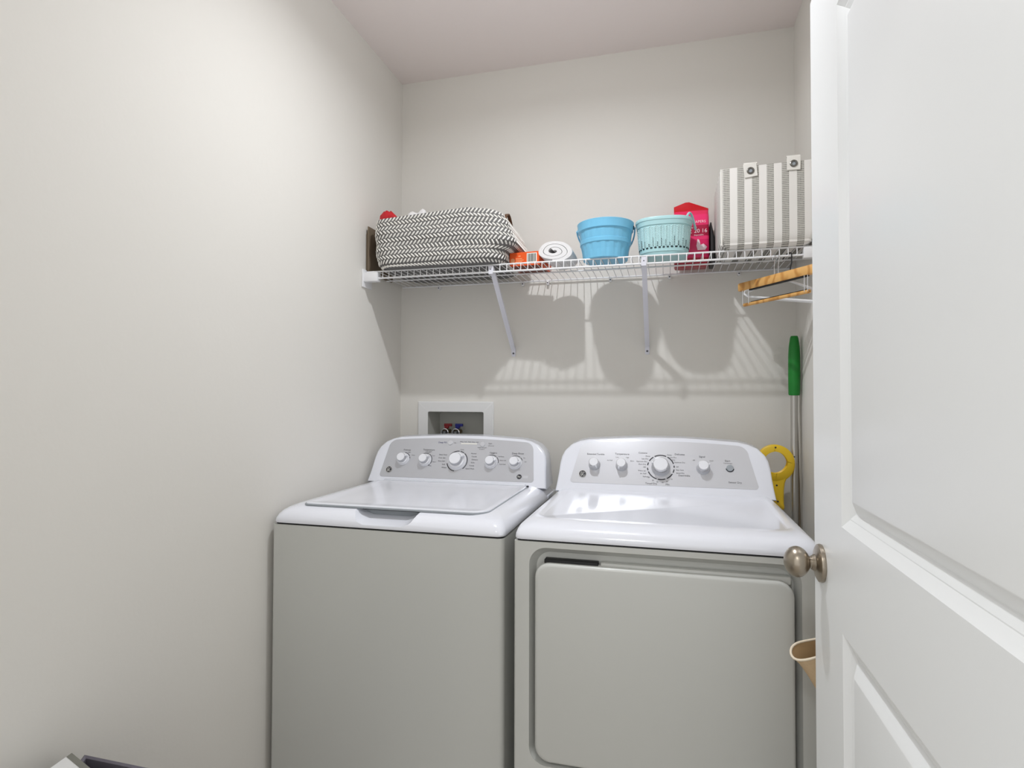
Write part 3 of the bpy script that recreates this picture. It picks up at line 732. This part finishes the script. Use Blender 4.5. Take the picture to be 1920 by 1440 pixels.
for i in range(4): box(b, 0.024, 0.054 - 0.006 * (i % 2), -0.0006, 0.0, 0.008 + 0.0055 * i, 0.0105 + 0.0055 * i)
box(b, 0.034, 0.042, -0.0006, 0.0, 0.033, 0.037)
obj('print_lines', place(b, fo), M['orange_light'], ob, 0)
b = BM(); lathe(b, [(0, 0), (0.0085, 0), (0, 0.0006)], fo @ axis_frame((0.012, 0.0, 0.020), (0, -1, 0)), 20, fn=lambda a, h: 1.0); obj('print_spot', b, M['orange_light'], ob, 0)
b = BM(); box(b, 0.004, 0.109, 0.004, 0.151, -0.0004, 0.0); obj('base_flap', place(b, fo), M['maroon'], ob, 0)

# ------------------------------------------------------------------ rolled towel
tw = thing('rolled_towel', 'rolled white terry towel lying end-on between the orange box and the blue bucket', 'towel', (-0.383, 2.10, DK))
def spiral(turns, r0, r1, n):
    return [(2 * PI * turns * i / n, r0 + (r1 - r0) * i / n) for i in range(n + 1)]
b = BM(); n = 90; sp = spiral(2.6, 0.007, 0.0355, n); wd = 0.0098
prof_o, prof_i = [], []
for a, r_ in sp:
    q = 1 + 0.05 * math.sin(3 * a)
    a2 = -a + 2.1
    prof_o.append(((r_ + wd / 2) * q * math.cos(a2) * 1.72, (r_ + wd / 2) * math.sin(a2))); prof_i.append(((r_ - wd / 2) * q * math.cos(a2) * 1.72, (r_ - wd / 2) * math.sin(a2)))
zmin = min(p[1] for p in prof_o)
outl = prof_o + list(reversed(prof_i)); rings = []
for y, k in ((2.002, 0.985), (2.006, 1.0), (2.06, 1.0), (2.11, 0.995), (2.145, 0.97)):
    rings.append([(-0.383 + x * k, y + 0.004 * math.sin(40 * x), DK + 0.0005 - zmin + z * k) for x, z in outl])
vr = [[b.verts.new(p) for p in ring] for ring in rings]; N = len(outl)
for r0_, r1_ in zip(vr[:-1], vr[1:]):
    for i in range(N): b.faces.new((r0_[i], r0_[(i + 1) % N], r1_[(i + 1) % N], r1_[i]))
for ring in (vr[0], vr[-1]):
    for i in range(n): b.faces.new((ring[i], ring[i + 1], ring[N - 2 - i], ring[N - 1 - i]))
obj('roll', b, M['towel'], tw, 60)

# ------------------------------------------------------------------ blue bucket
bx, by = -0.2065, 2.036
bu = thing('bucket', 'sky blue plastic bucket with moulded staves and bands, left of the teal bin', 'bucket', (bx, by, DK))
H = 0.128
prof = [(0.0, 0.0), (0.074, 0.0), (0.0765, 0.002), (0.079, 0.018), (0.083, 0.050), (0.0845, 0.052), (0.0875, 0.0535), (0.0885, 0.066), (0.0868, 0.068), (0.0905, 0.097), (0.0915, 0.0985), (0.0952, 0.100), (0.0970, 0.133 * 0.92), (0.0980, 0.127), (0.0970, H), (0.0945, H), (0.094, 0.12), (0.085, 0.05), (0.075, 0.006), (0.0, 0.004)]
NS = 18
def stave(a, h):
    if 0.004 < h < 0.052 or 0.067 < h < 0.0975:
        f_ = (a * NS / (2 * PI)) % 1.0
        return 1.0 - (0.016 if f_ < 0.16 or f_ > 0.84 else 0.0)
    return 1.0
b = BM(); lathe(b, prof, Matrix.Translation((bx, by, DK)), NS * 8, stave); obj('tub', b, M['bucket'], bu, 25)
pts = []
for k in range(25):
    a = PI * k / 24
    # bail hanging down behind the tub
    pts.append((bx - 0.1005 * math.cos(a), by + 0.104 * math.sin(a), DK + 0.112 - 0.080 * math.sin(a)))
b = BM(); tube(b, pts, 0.0026, 8); obj('bail', b, M['bucket'], bu)
for s in (-1, 1):
    b = BM(); lathe(b, [(0, 0), (0.007, 0), (0.007, 0.004), (0.005, 0.0055), (0, 0.0055)], axis_frame((bx + s * 0.0935, by, DK + 0.112), (s, 0, 0)), 16); obj('ear', b, M['bucket'] if s < 0 else M['dark'], bu)

# ------------------------------------------------------------------ teal bin
tx, ty = -0.0095, 2.058
tb = thing('plastic_bin', 'pale teal woven-look plastic bin with dark slots, right of the blue bucket', 'bin', (tx, ty, DK))
HB = 0.128
def sq(a):
    c, s = abs(math.cos(a)), abs(math.sin(a)) / 0.90; return 1.0 / (c ** 2.7 + s ** 2.7) ** (1 / 2.7)
prof = [(0.0, 0.0), (0.070, 0.0), (0.078, 0.003), (0.081, 0.012), (0.0812, 0.0125), (0.0835, 0.014), (0.088, 0.060), (0.0908, 0.100), (0.0908, 0.1015), (0.094, 0.1025), (0.0960, 0.116), (0.0980, 0.1175), (0.0988, 0.125), (0.0975, HB), (0.094, HB), (0.0925, 0.12), (0.084, 0.03), (0.077, 0.006), (0.0, 0.005)]
b = BM(); lathe(b, prof, Matrix.Translation((tx, ty, DK)), 96, lambda a, h: sq(a) * 0.965); obj('tub', b, M['teal'], tb, 30)
def bin_pt(a, h, off):
    r_ = 0.0835 + (h - 0.014) * (0.0908 - 0.0835) / 0.086
    q = r_ * sq(a) * 0.965; p = Vector((tx + q * math.cos(a), ty + q * math.sin(a), DK + h))
    n_ = Vector((math.cos(a), math.sin(a), 0)); return p + n_ * off
b = BM()                                                       # raised herringbone ribs
for j in range(56):
    a = 2 * PI * j / 56
    for i in range(12):
        h = 0.033 + 0.0056 * i; sg = 1 if j % 2 else -1; da = 0.046
        P0, P1 = bin_pt(a - da, h - 0.0030 * sg, 0.0004), bin_pt(a + da, h + 0.0030 * sg, 0.0004)
        if i % 1 == 0:
            n_ = Vector((math.cos(a), math.sin(a), 0)); up_ = Vector((0, 0, 1))
            q0 = [P0 - up_ * 0.0013, P0 + up_ * 0.0013, P1 + up_ * 0.0013, P1 - up_ * 0.0013]
            tmid = [(P0 + P1) / 2 + n_ * 0.0022]
            vs4 = [b.verts.new(p) for p in q0]; vt = b.verts.new(tmid[0])
            for q in range(4): b.faces.new((vs4[q], vs4[(q + 1) % 4], vt))
rb_ = obj('weave_ribs', b, M['teal_highlight'], tb, 0); rb_['kind'] = 'stuff'
b = BM()
def slot(a, h, wa, hh):
    p = [bin_pt(a - wa, h - hh, 0.0012), bin_pt(a + wa, h - hh, 0.0012), bin_pt(a + wa, h + hh, 0.0012), bin_pt(a - wa, h + hh, 0.0012)]
    q = [bin_pt(a - wa, h - hh, -0.001), bin_pt(a + wa, h - hh, -0.001), bin_pt(a + wa, h + hh, -0.001), bin_pt(a - wa, h + hh, -0.001)]
    loft(b, [q, p])
for j in range(36):
    a = 2 * PI * j / 36; slot(a, 0.0265, 0.045, 0.0024)
    for i in range((3, 5, 4, 2, 6)[j % 5]): slot(a + PI / 36, 0.0330 + 0.0052 * i, 0.013, 0.0018)
vh = obj('vent_slots', b, M['teal_dark'], tb, 0); vh['kind'] = 'stuff'
b = BM(); tube(b, [(tx + 0.070 + 0.036 * k / 14, ty - 0.030 + 0.06 * k / 14, DK + 0.120 - 0.016 * k / 14 + 0.042 * math.sin(PI * k / 14)) for k in range(15)], 0.0040, 8); obj('handle', b, M['teal'], tb)

# ------------------------------------------------------------------ pink bag
gx0, gx1, gy0, gy1 = 0.026, 0.146, 2.160, 2.255
pb = thing('diaper_bag', 'glossy hot pink printed bag with a peaked sealed top, behind the teal bin', 'bag', ((gx0 + gx1) / 2, 2.19, DK))
b = BM(); rings = []
gc = (gx0 + gx1) / 2
for h, kx, y0, y1 in ((0.0, 0.94, gy0 + 0.006, gy1 - 0.006), (0.006, 1.0, gy0, gy1), (0.06, 1.0, gy0 - 0.004, gy1), (0.14, 1.0, gy0 - 0.002, gy1), (0.176, 1.0, gy0 + 0.008, gy1 - 0.012), (0.198, 1.0, gy0 + 0.030, gy1 - 0.040)):
    rings.append([(x, y, DK + h + (0.002 * math.sin(60 * x + 40 * h) if h > 0.02 else 0.0004)) for x, y in dens(rr(gc - (gx1 - gx0) / 2 * kx, gc + (gx1 - gx0) / 2 * kx, y0, y1, min(0.012, (y1 - y0) * 0.45), 4))])
def crimp(x):
    u = (x - gx0) / (gx1 - gx0)
    return 0.017 * (u / 0.40) if u < 0.40 else 0.017 - 0.030 * (u - 0.40) / 0.60
for lift in (0.004, 0.014):
    rings.append([(x, y, DK + 0.210 + lift + crimp(x) * (0.6 if lift < 0.01 else 1)) for x, y in dens(rr(gx0, gx1, gy0 + (0.038 if lift < 0.01 else 0.0425), gy1 - (0.047 if lift < 0.01 else 0.0515), 0.0004, 4))])
loft(b, rings, (True, False)); obj('bag_body', b, M['bag'], pb, 50)
ffb = frame((gc, gy0 - 0.0042, DK), (1, 0, 0), (0, 0, 1), (0, -1, 0))
b = BM()
text_into(b, 'FEMALE DIAPERS', 0.0130, ffb, 0.0, 0.151, 0.0012); text_into(b, 'dog size', 0.008, ffb, 0.005, 0.132, 0.001)
text_into(b, '12', 0.022, ffb, -0.010, 0.118, 0.001); text_into(b, '20', 0.020, ffb, 0.018, 0.118, 0.001); text_into(b, '16', 0.020, ffb, 0.043, 0.118, 0.001)
text_into(b, 'disposable', 0.008, ffb, 0.024, 0.104, 0.001)
obj('lettering', b, M['pinktext'], pb, 0)['kind'] = 'stuff'
b = BM()
loft(b, [[ffb @ Vector((x, z, h)) for x, z in ((0.020, 0.050), (0.046, 0.050), (0.052, 0.060), (0.040, 0.072), (0.030, 0.068), (0.026, 0.086), (0.020, 0.090), (0.016, 0.066))] for h in (0.0, 0.0012)])
obj('printed_patch', b, M['pinktext'], pb, 0)

# black pouch behind the striped bin
b = BM(); rings = []
for z, x0, x1 in ((DK + 0.0003, 0.1495, 0.1665), (DK + 0.03, 0.1485, 0.1670), (DK + 0.095, 0.1490, 0.1660), (DK + 0.12, 0.1500, 0.1600), (DK + 0.150, 0.1500, 0.1540)):
    rings.append([(x, y, z) for x, y in rr(x0, x1, 2.170, 2.25, (x1 - x0) * 0.4, 4)])
loft(b, rings); o = obj('pouch', b, M['pouch'], None, 50); tag(o, 'slim black pouch standing between the pink bag and the striped bin', 'pouch')

# ------------------------------------------------------------------ striped fabric bin
fx0, fx1, fy0, fy1, fz1 = 0.167, 0.440, 1.956, 2.222, 2.007
fb = thing('fabric_bin', 'square grey and white striped fabric bin with grommet tabs at shelf right end', 'bin', ((fx0 + fx1) / 2, 2.11, DK))
M['stripe'] = stripe_mat(0.1742 - (fx0 + fx1) / 2, 0.0434)
b = BM(); rings = []
for ins, z in ((0.036, DK + 0.0005), (0.024, DK + 0.002), (0.013, DK + 0.008), (0.005, DK + 0.020), (0.001, DK + 0.034), (0.0, DK + 0.046), (0.0, DK + 0.14), (0.0, fz1 - 0.002), (0.0012, fz1), (0.005, fz1), (0.006, fz1 - 0.002), (0.006, DK + 0.012)):
    rings.append([(x, y, z + (0.006 * (x - fx0) / 0.27 if z > DK + 0.2 else 0)) for x, y in rr(fx0 + ins, fx1 - ins, fy0 + ins * 0.8, fy1 - ins, 0.012, 5)])
loft(b, rings); obj('fabric_shell', b, M['stripe'], fb, 40)
b = BM(); tube(b, [(x, y, z) for x, y, z in ((fx0 + 0.003, fy0 + 0.0035, DK + 0.012), (fx0 + 0.003, fy0 + 0.0035, fz1))], 0.0032, 8); obj('corner_piping', b, M['strand'], fb)
for tx_, tz_, tilt in ((0.2560, 1.9945, 6), (0.3812, 2.0050, -1)):
    f2 = frame((tx_, fy0 - 0.003, tz_), (1, 0, 0), (0, 0, 1), (0, -1, 0)) @ Matrix.Rotation(math.radians(tilt), 4, 'Z')
    b = BM(); box(b, -0.0195, 0.0195, -0.0215, 0.0215, -0.0015, 0.0015, 0.0008, 1); place(b, f2)
    rings = []
    for k in range(7):                                          # the tab bends over the rim
        a = PI * k / 6; cy_, cz_ = fy0 + 0.004 - 0.007 * math.cos(a), tz_ + 0.0205 + 0.006 * math.sin(a)
        rings.append([(tx_ - 0.0195, cy_, cz_), (tx_ + 0.0195, cy_, cz_), (tx_ + 0.0195, cy_ + 0.002 * math.cos(a), cz_ - 0.002), (tx_ - 0.0195, cy_ + 0.002 * math.cos(a), cz_ - 0.002)])
    loft(b, rings)
    tb_ = obj('handle_tab', b, M['strand'], fb, 40)
    b = BM(); tube(b, [f2 @ Vector((0.0086 * math.cos(2 * PI * k / 24), 0.0086 * math.sin(2 * PI * k / 24) - 0.002, 0.0018)) for k in range(24)], 0.0030, 8, closed=True); obj('grommet', b, M['steel'], tb_)
    b = BM(); lathe(b, [(0, 0), (0.0058, 0), (0, 0.0003)], f2 @ Matrix.Translation((0, -0.002, 0.0015)), 20); obj('grommet_hole', b, M['grey'], tb_)

# ------------------------------------------------------------------ hangers on the lower rail
hA, hB = Vector((0.2524, 2.100, 1.590)), Vector((0.405, 1.866, 1.590))
ax = (hB - hA); ax.z = 0; ln = ax.length; ax.normalize(); sd = Vector((-ax.y, ax.x, 0))
wh = thing('wooden_hanger', 'pine clamp trouser hanger with a black hook hung from the shelf rail', 'hanger', (0.33, 1.98, 1.65))
b = BM()
def seg_box(p0, p1, hw_, hz, bb, bev=0.002):
    n0 = len(bb.verts)
    d = (p1 - p0).normalized(); s_ = Vector((-d.y, d.x, 0))
    rings = []
    for p, k in ((p0, 0.85), (p0 + d * 0.004, 1.0), (p1 - d * 0.004, 1.0), (p1, 0.85)):
        rings.append([p + s_ * (u * hw_ * k) + Vector((0, 0, v * hz * k)) for u, v in ((-0.8, -1), (0.8, -1), (1, -0.8), (1, 0.8), (0.8, 1), (-0.8, 1), (-1, 0.8), (-1, -0.8))])
    loft(bb, rings)
bz = Vector((0, 0, 0.062))
seg_box(hA - ax * 0.020 + bz, hB + ax * 0.022 + bz, 0.0095, 0.0135, b); obj('clamp_bar', b, M['wood'], wh, 40)
b = BM(); seg_box(hA + ax * 0.030 + bz - Vector((0, 0, 0.0150)), hB - ax * 0.006 + bz - Vector((0, 0, 0.0150)), 0.006, 0.0022, b); obj('grip_strip', b, M['black'], wh)
b = BM(); tube(b, [hA, hA + ax * 0.002, hB - ax * 0.002, hB], [0.0052, 0.0058, 0.0058, 0.0052], 14); obj('dowel', b, M['wood'], wh, 50)
b = BM(); lathe(b, [(0, 0), (0.0022, 0), (0, 0.0004)], axis_frame(hB, ax), 12); obj('dowel_hole', b, M['leather'], wh)
b = BM(); seg_box(hA + ax * 0.035 + Vector((0, 0, 0.0062)), hB - ax * 0.012 + Vector((0, 0, 0.0062)), 0.003, 0.0012, b); obj('grip_strip', b, M['black'], wh)
for p, nm in ((hA + ax * 0.0015, 1), (hA + ax * 0.030, 1), (hB - ax * 0.014, 1), (hB - ax * 0.0015, 1)):
    b = BM(); tube(b, [p - sd * 0.0065, p - sd * 0.0065 + Vector((0, 0, 0.050))], 0.0010, 6); obj('wire_link', b, M['chrome'], wh)
hk = hA + ax * 0.205 + Vector((0, 0, 0.062 + 0.0125))
pts = [hk, Vector((hk.x + 0.002, hk.y + 0.006, hk.z + 0.014)), Vector((hk.x + 0.008, hk.y + 0.020, hk.z + 0.030)), Vector((hk.x + 0.012, SY - 0.0105, SZ - 0.026)), Vector((hk.x + 0.0115, SY - 0.0085, SZ - 0.0195)), Vector((hk.x + 0.009, SY - 0.002, SZ - 0.0168)), Vector((hk.x + 0.002, SY + 0.006, SZ - 0.0185)), Vector((hk.x - 0.006, SY + 0.010, SZ - 0.028)), Vector((hk.x - 0.010, SY + 0.009, SZ - 0.034))]
b = BM(); tube(b, pts, 0.0019, 8); obj('hook', b, M['black'], wh)
def white_hanger(dx, lab, dz=0.0):
    nx = 0.3275 + dx
    h = thing('plastic_hanger', lab, 'hanger', (nx, SY, 1.66), 'white hangers on the shelf rail')
    nk = Vector((nx, SY - 0.004, 1.662 + dz)); lft = Vector((0.2635 + dx, 2.085, 1.616 + dz)); rgt = Vector((0.436 + dx * 0.3, 1.905, 1.565 + dz))
    bb = BM(); tube(bb, [lft, lft + (rgt - lft) * 0.03, lft + (rgt - lft) * 0.97, rgt], 0.0036, 8); obj('lower_bar', bb, M['wire'], h)
    bb = BM(); tube(bb, [lft, lft + Vector((-0.010, 0.008, 0.010)), lft + Vector((-0.009, 0.007, 0.021)), nk + Vector((-0.004, 0.004, -0.004)), nk, nk + Vector((0.004, -0.004, -0.004)), rgt + Vector((0.004, -0.006, 0.030)), rgt + Vector((0.006, -0.008, 0.012)), rgt], 0.0034, 8); obj('shoulder', bb, M['wire'], h)
    bb = BM(); tube(bb, [nk, nk + Vector((0, 0, 0.030)), Vector((nx + 0.001, SY - 0.008, SZ - 0.040)), Vector((nx + 0.002, SY - 0.0075, SZ - 0.026)), Vector((nx + 0.0015, SY - 0.002, SZ - 0.0205)), Vector((nx - 0.001, SY + 0.005, SZ - 0.024)), Vector((nx - 0.003, SY + 0.008, SZ - 0.034))], 0.0016, 8); obj('hook', bb, M['chrome'], h)
white_hanger(0.0, 'white plastic hanger behind the wooden one, its hook the leftmost on the rail')
white_hanger(0.0115, 'white plastic hanger whose hook is the middle one of three on the rail', -0.004)

# ------------------------------------------------------------------ washer supply box in the wall
sb = thing('supply_box', 'white recessed water supply box in the wall above the washing machine', 'supply box', (-0.858, YB, 1.02))
b = BM()
oo = rr(-1.026, -0.690, 0.985, 1.2575, 0.004, 3); oi = rr(OX0 + 0.001, OX1 - 0.001, OZ0 + 0.001, OZ1 - 0.001, 0.006, 3); ob2 = rr(OX0 + 0.016, OX1 - 0.010, OZ0 + 0.010, OZ1 - 0.012, 0.008, 3)
loft(b, [[(x, YB, z) for x, z in oo], [(x, YB - 0.006, z) for x, z in oo], [(x, YB - 0.009, z) for x, z in inset2(oo, 0.004, -0.858, 1.12)], [(x, YB - 0.009, z) for x, z in inset2(oi, -0.004, -0.858, 1.12)], [(x, YB - 0.004, z) for x, z in oi]], (False, False))
obj('frame', b, M['trim'], sb, 30)
b = BM(); loft(b, [[(x, YB - 0.004, z) for x, z in oi], [(x, YB + 0.098, z) for x, z in ob2]], (False, True)); obj('shaded_interior', b, M['box_shade'], sb, 30)  # inside of the white box, in the colour darkened for shade
for x, key in ((-0.918, 'valve_red'), (-0.868, 'valve_blue')):
    b = BM(); lathe(b, [(0, 0), (0.010, 0), (0.010, 0.03), (0.013, 0.032), (0.013, 0.045), (0, 0.045)], axis_frame((x, YB + 0.084, 1.128), (0, -1, 0)), 18)
    tube(b, [(x, YB + 0.052, 1.128), (x, YB + 0.052, 1.150)], 0.006, 10)
    va = obj('valve', b, M['brass'], sb)
    b = BM(); tube(b, [(x + 0.015 * math.cos(2 * PI * k / 20), YB + 0.030, 1.125 + 0.015 * math.sin(2 * PI * k / 20)) for k in range(20)], 0.0035, 8, closed=True); obj('hose_nut', b, M['chrome'], va)
    b = BM(); box(b, x - 0.010, x + 0.024, YB + 0.046, YB + 0.058, 1.150, 1.162, 0.002); box(b, x - 0.008, x + 0.010, YB + 0.045, YB + 0.059, 1.141, 1.151, 0.002); obj('valve_lever', b, M[key], va)
    b = BM(); tube(b, [(x, YB + 0.040, 1.125), (x, YB + 0.024, 1.124), (x, YB + 0.012, 1.10), (x, YB + 0.006, 1.06), (x, YB + 0.005, 1.025)], 0.009, 10); obj('hose', b, M['dark'], va)

# ------------------------------------------------------------------ tools beside the dryer
gp = thing('broom', 'aluminium broom pole with a long green grip leaning in the right corner', 'broom', (0.418, 2.20, 0))
def polept(z): return Vector((0.418 + 0.0135 * z / 1.49 * 0.8, 2.20 + 0.012 * z / 1.49, z))
b = BM(); tube(b, [polept(z) for z in (0.055, 0.60, 1.045, 1.05)], [0.0125, 0.0125, 0.0125, 0.0115], 16); obj('pole', b, M['alu'], gp, 50)
b = BM(); tube(b, [polept(z) for z in (1.05, 1.053, 1.30)], [0.0128, 0.0118, 0.0118], 16); obj('pole', b, M['alu'], gp, 50)
b = BM(); tube(b, [polept(1.073), polept(1.073) + Vector((-0.002, -0.0122, 0))], 0.0026, 8); obj('spring_button', b, M['screw'], gp)
b = BM(); tube(b, [polept(z) for z in (1.285, 1.290, 1.36, 1.42, 1.455, 1.485, 1.492)], [0.0165, 0.0185, 0.0195, 0.0192, 0.0175, 0.0135, 0.0110], 18); obj('grip', b, M['green'], gp, 60)
b = BM(); box(b, 0.385, 0.450, 2.10, 2.26, 0.002, 0.055, 0.01); obj('broom_head', b, M['green'], gp)
bp = thing('dust_pole', 'thin bronze pole leaning behind the green-gripped broom pole', 'pole', (0.448, 2.255, 0))
b = BM(); tube(b, [(0.4425, 2.155, 0.001), (0.4375, 2.245, 1.335)], 0.0060, 10); obj('pole', b, M['bronze'], bp)
b = BM(); tube(b, [(0.4375, 2.2451, 1.335), (0.4374, 2.2475, 1.372), (0.4374, 2.248, 1.378)], [0.0062, 0.0062, 0.004], 10); obj('end_cap', b, M['dark'], bp)
yt = thing('grabber_tool', 'yellow ring-handled grabber tool standing behind the dryer right edge', 'tool', (0.366, 2.19, 0))
cx, cz, yy = 0.3595, 1.051, 2.185
b = BM(); NR = 40
oo = []; ii = []
for k in range(NR):
    a = 2 * PI * k / NR + PI / 2
    o_ = [0.062 * math.cos(a), 0.064 * math.sin(a)]
    oo.append(o_); ii.append([0.043 * math.cos(a), 0.042 * math.sin(a) + 0.003])
rings = [[(cx + x, yy + d, cz + z) for x, z in pts_] for pts_, d in ((ii, -0.010), (inset2(ii, -0.004, 0, 0.003), -0.014), (inset2(oo, 0.004, 0, 0), -0.014), (oo, -0.010), (oo, 0.010), (inset2(oo, 0.004, 0, 0), 0.014), (inset2(ii, -0.004, 0, 0.003), 0.014), (ii, 0.010))]
vr = [[b.verts.new(p) for p in ring] for ring in rings]
for i in range(len(vr)):
    r0_, r1_ = vr[i], vr[(i + 1) % len(vr)]
    for k in range(NR): b.faces.new((r0_[k], r0_[(k + 1) % NR], r1_[(k + 1) % NR], r1_[k]))
rings = []
for z, hw_, cxo, dp in ((1.012, 0.044, 0.0, 0.013), (0.998, 0.034, 0.001, 0.0135), (0.985, 0.027, 0.003, 0.014), (0.96, 0.022, 0.005, 0.014), (0.93, 0.0195, 0.007, 0.014), (0.912, 0.0185, 0.008, 0.014), (0.908, 0.0195, 0.008, 0.015), (0.897, 0.0190, 0.009, 0.015), (0.893, 0.016, 0.009, 0.013)):
    rings.append([(cx + cxo + x, yy + y, z) for x, y in rr(-hw_, hw_, -dp, dp, min(hw_, dp) * 0.5, 4)])
loft(b, rings); obj('ring_handle', b, M['yellow'], yt, 50)
for x, z in ((0.000, 0.0545), (0.003, -0.075), (0.006, -0.130)):
    b = BM(); lathe(b, [(0, 0), (0.0032, 0), (0, 0.0006)], axis_frame((cx + x, yy - 0.0142, cz + z), (0, -1, 0)), 12); obj('screw', b, M['ink'], yt)
b = BM(); tube(b, [(cx + 0.009, yy, 0.895), (cx + 0.012, yy, 0.55), (cx + 0.016, yy, 0.001)], 0.0105, 14); obj('shaft', b, M['alu'], yt)

# ------------------------------------------------------------------ tan tote on the far door knob
tt = thing('canvas_tote', 'tan canvas tote with a cream hem hanging behind the door edge', 'bag', (0.31, 1.255, 0.55))
def tote_ring(k, off=0.0):
    z0 = 0.795 - 0.22 * k
    ring = []
    for i in range(36):
        a = 2 * PI * i / 36
        rx, ry = (0.060 - 0.020 * k + off), (0.034 - 0.006 * k + off)
        x = 0.2935 + 0.085 * k ** 0.8 + rx * math.cos(a); y = 1.262 + ry * math.sin(a)
        z = z0 + (x - 0.2935) * 0.36 * (1 - k) + 0.004 * math.sin(3 * a) * (1 - k) + (y - 1.262) * 0.18 * (1 - k)
        ring.append((x, y, z))
    return ring
b = BM(); loft(b, [tote_ring(k) for k in (0, 0.08, 0.2, 0.4, 0.6, 0.8, 1.0)], (False, True)); o = obj('bag_body', b, M['canvas'], tt, 60)
b = BM(); loft(b, [tote_ring(k, -0.0018) for k in (0, 0.1, 0.3, 0.6, 0.97)], (False, True)); obj('lining', b, M['canvas_in'], tt, 60)
b = BM(); tube(b, tote_ring(0.0, -0.0008), 0.0024, 8, closed=True); obj('hem', b, M['canvas_hem'], tt, 60)
b = BM(); tube(b, [(0.345, 1.24, 0.812), (0.345, 1.20, 0.88), (0.346, 1.165, 0.95), (0.346, KY + 0.006, KZ + 0.0125), (0.346, KY - 0.006, KZ + 0.0125), (0.346, 1.15, 0.95), (0.345, 1.20, 0.86), (0.347, 1.252, 0.815)], 0.003, 8); obj('strap', b, M['canvas'], tt)

# ------------------------------------------------------------------ hamper and open bin by the left wall
def poly_in(pts, d):
    """convex counter-clockwise outline moved inwards; d is one inset per edge"""
    n = len(pts); ds = [d] * n if isinstance(d, (int, float)) else d; L_ = []
    for k in range(n):
        a, c = Vector(pts[k]), Vector(pts[(k + 1) % n]); e = (c - a).normalized(); nn = Vector((-e.y, e.x)); L_.append((a + nn * ds[k], e))
    out = []
    for k in range(n):
        (p, e), (q, f) = L_[k - 1], L_[k]; den = e.x * f.y - e.y * f.x; w0 = q - p
        out.append(tuple(p + e * ((w0.x * f.y - w0.y * f.x) / den)))
    return out
def zz(pts, z): return [(x, y, z) for x, y in pts]
hm = thing('hamper', 'white wedge-shaped hamper with a grey rim in the left foreground', 'hamper', (-0.92, 0.66, 0))
hp_ = [(-1.066, 0.8445), (-1.012, 0.500), (-0.790, 0.500), (-0.778, 0.748)]
b = BM(); loft(b, [zz(poly_in(hp_, 0.020), 0.001), zz(poly_in(hp_, 0.006), 0.30), zz(poly_in(hp_, 0.003), 0.602)]); obj('body', b, M['trim'], hm, 30)
b = BM(); loft(b, [zz(hp_, 0.600), zz(hp_, 0.617), zz(poly_in(hp_, 0.001), 0.6195)]); obj('rim', b, M['hemgrey'], hm, 30)
li = [0.0035, 0.010, 0.010, 0.013]
b = BM(); lp = poly_in(hp_, li); loft(b, [zz(lp, 0.615), zz(lp, 0.6215), zz(poly_in(lp, 0.002), 0.623)]); obj('lid', b, M['trim'], hm, 30)
lb_ = thing('fabric_tub', 'open purple-grey fabric tub squeezed behind the white hamper', 'tub', (-0.85, 0.83, 0))
sp_ = [(-1.070, 0.872), (-1.056, 0.8475), (-0.770, 0.7515), (-0.700, 0.752), (-0.700, 0.872)]
b = BM(); loft(b, [zz(poly_in(sp_, 0.010), 0.001), zz(sp_, 0.10), zz(sp_, 0.598), zz(poly_in(sp_, 0.004), 0.601), zz(poly_in(sp_, 0.0075), 0.598), zz(poly_in(sp_, 0.0078), 0.02)]); obj('tub_wall', b, M['purple_grey'], lb_, 30)
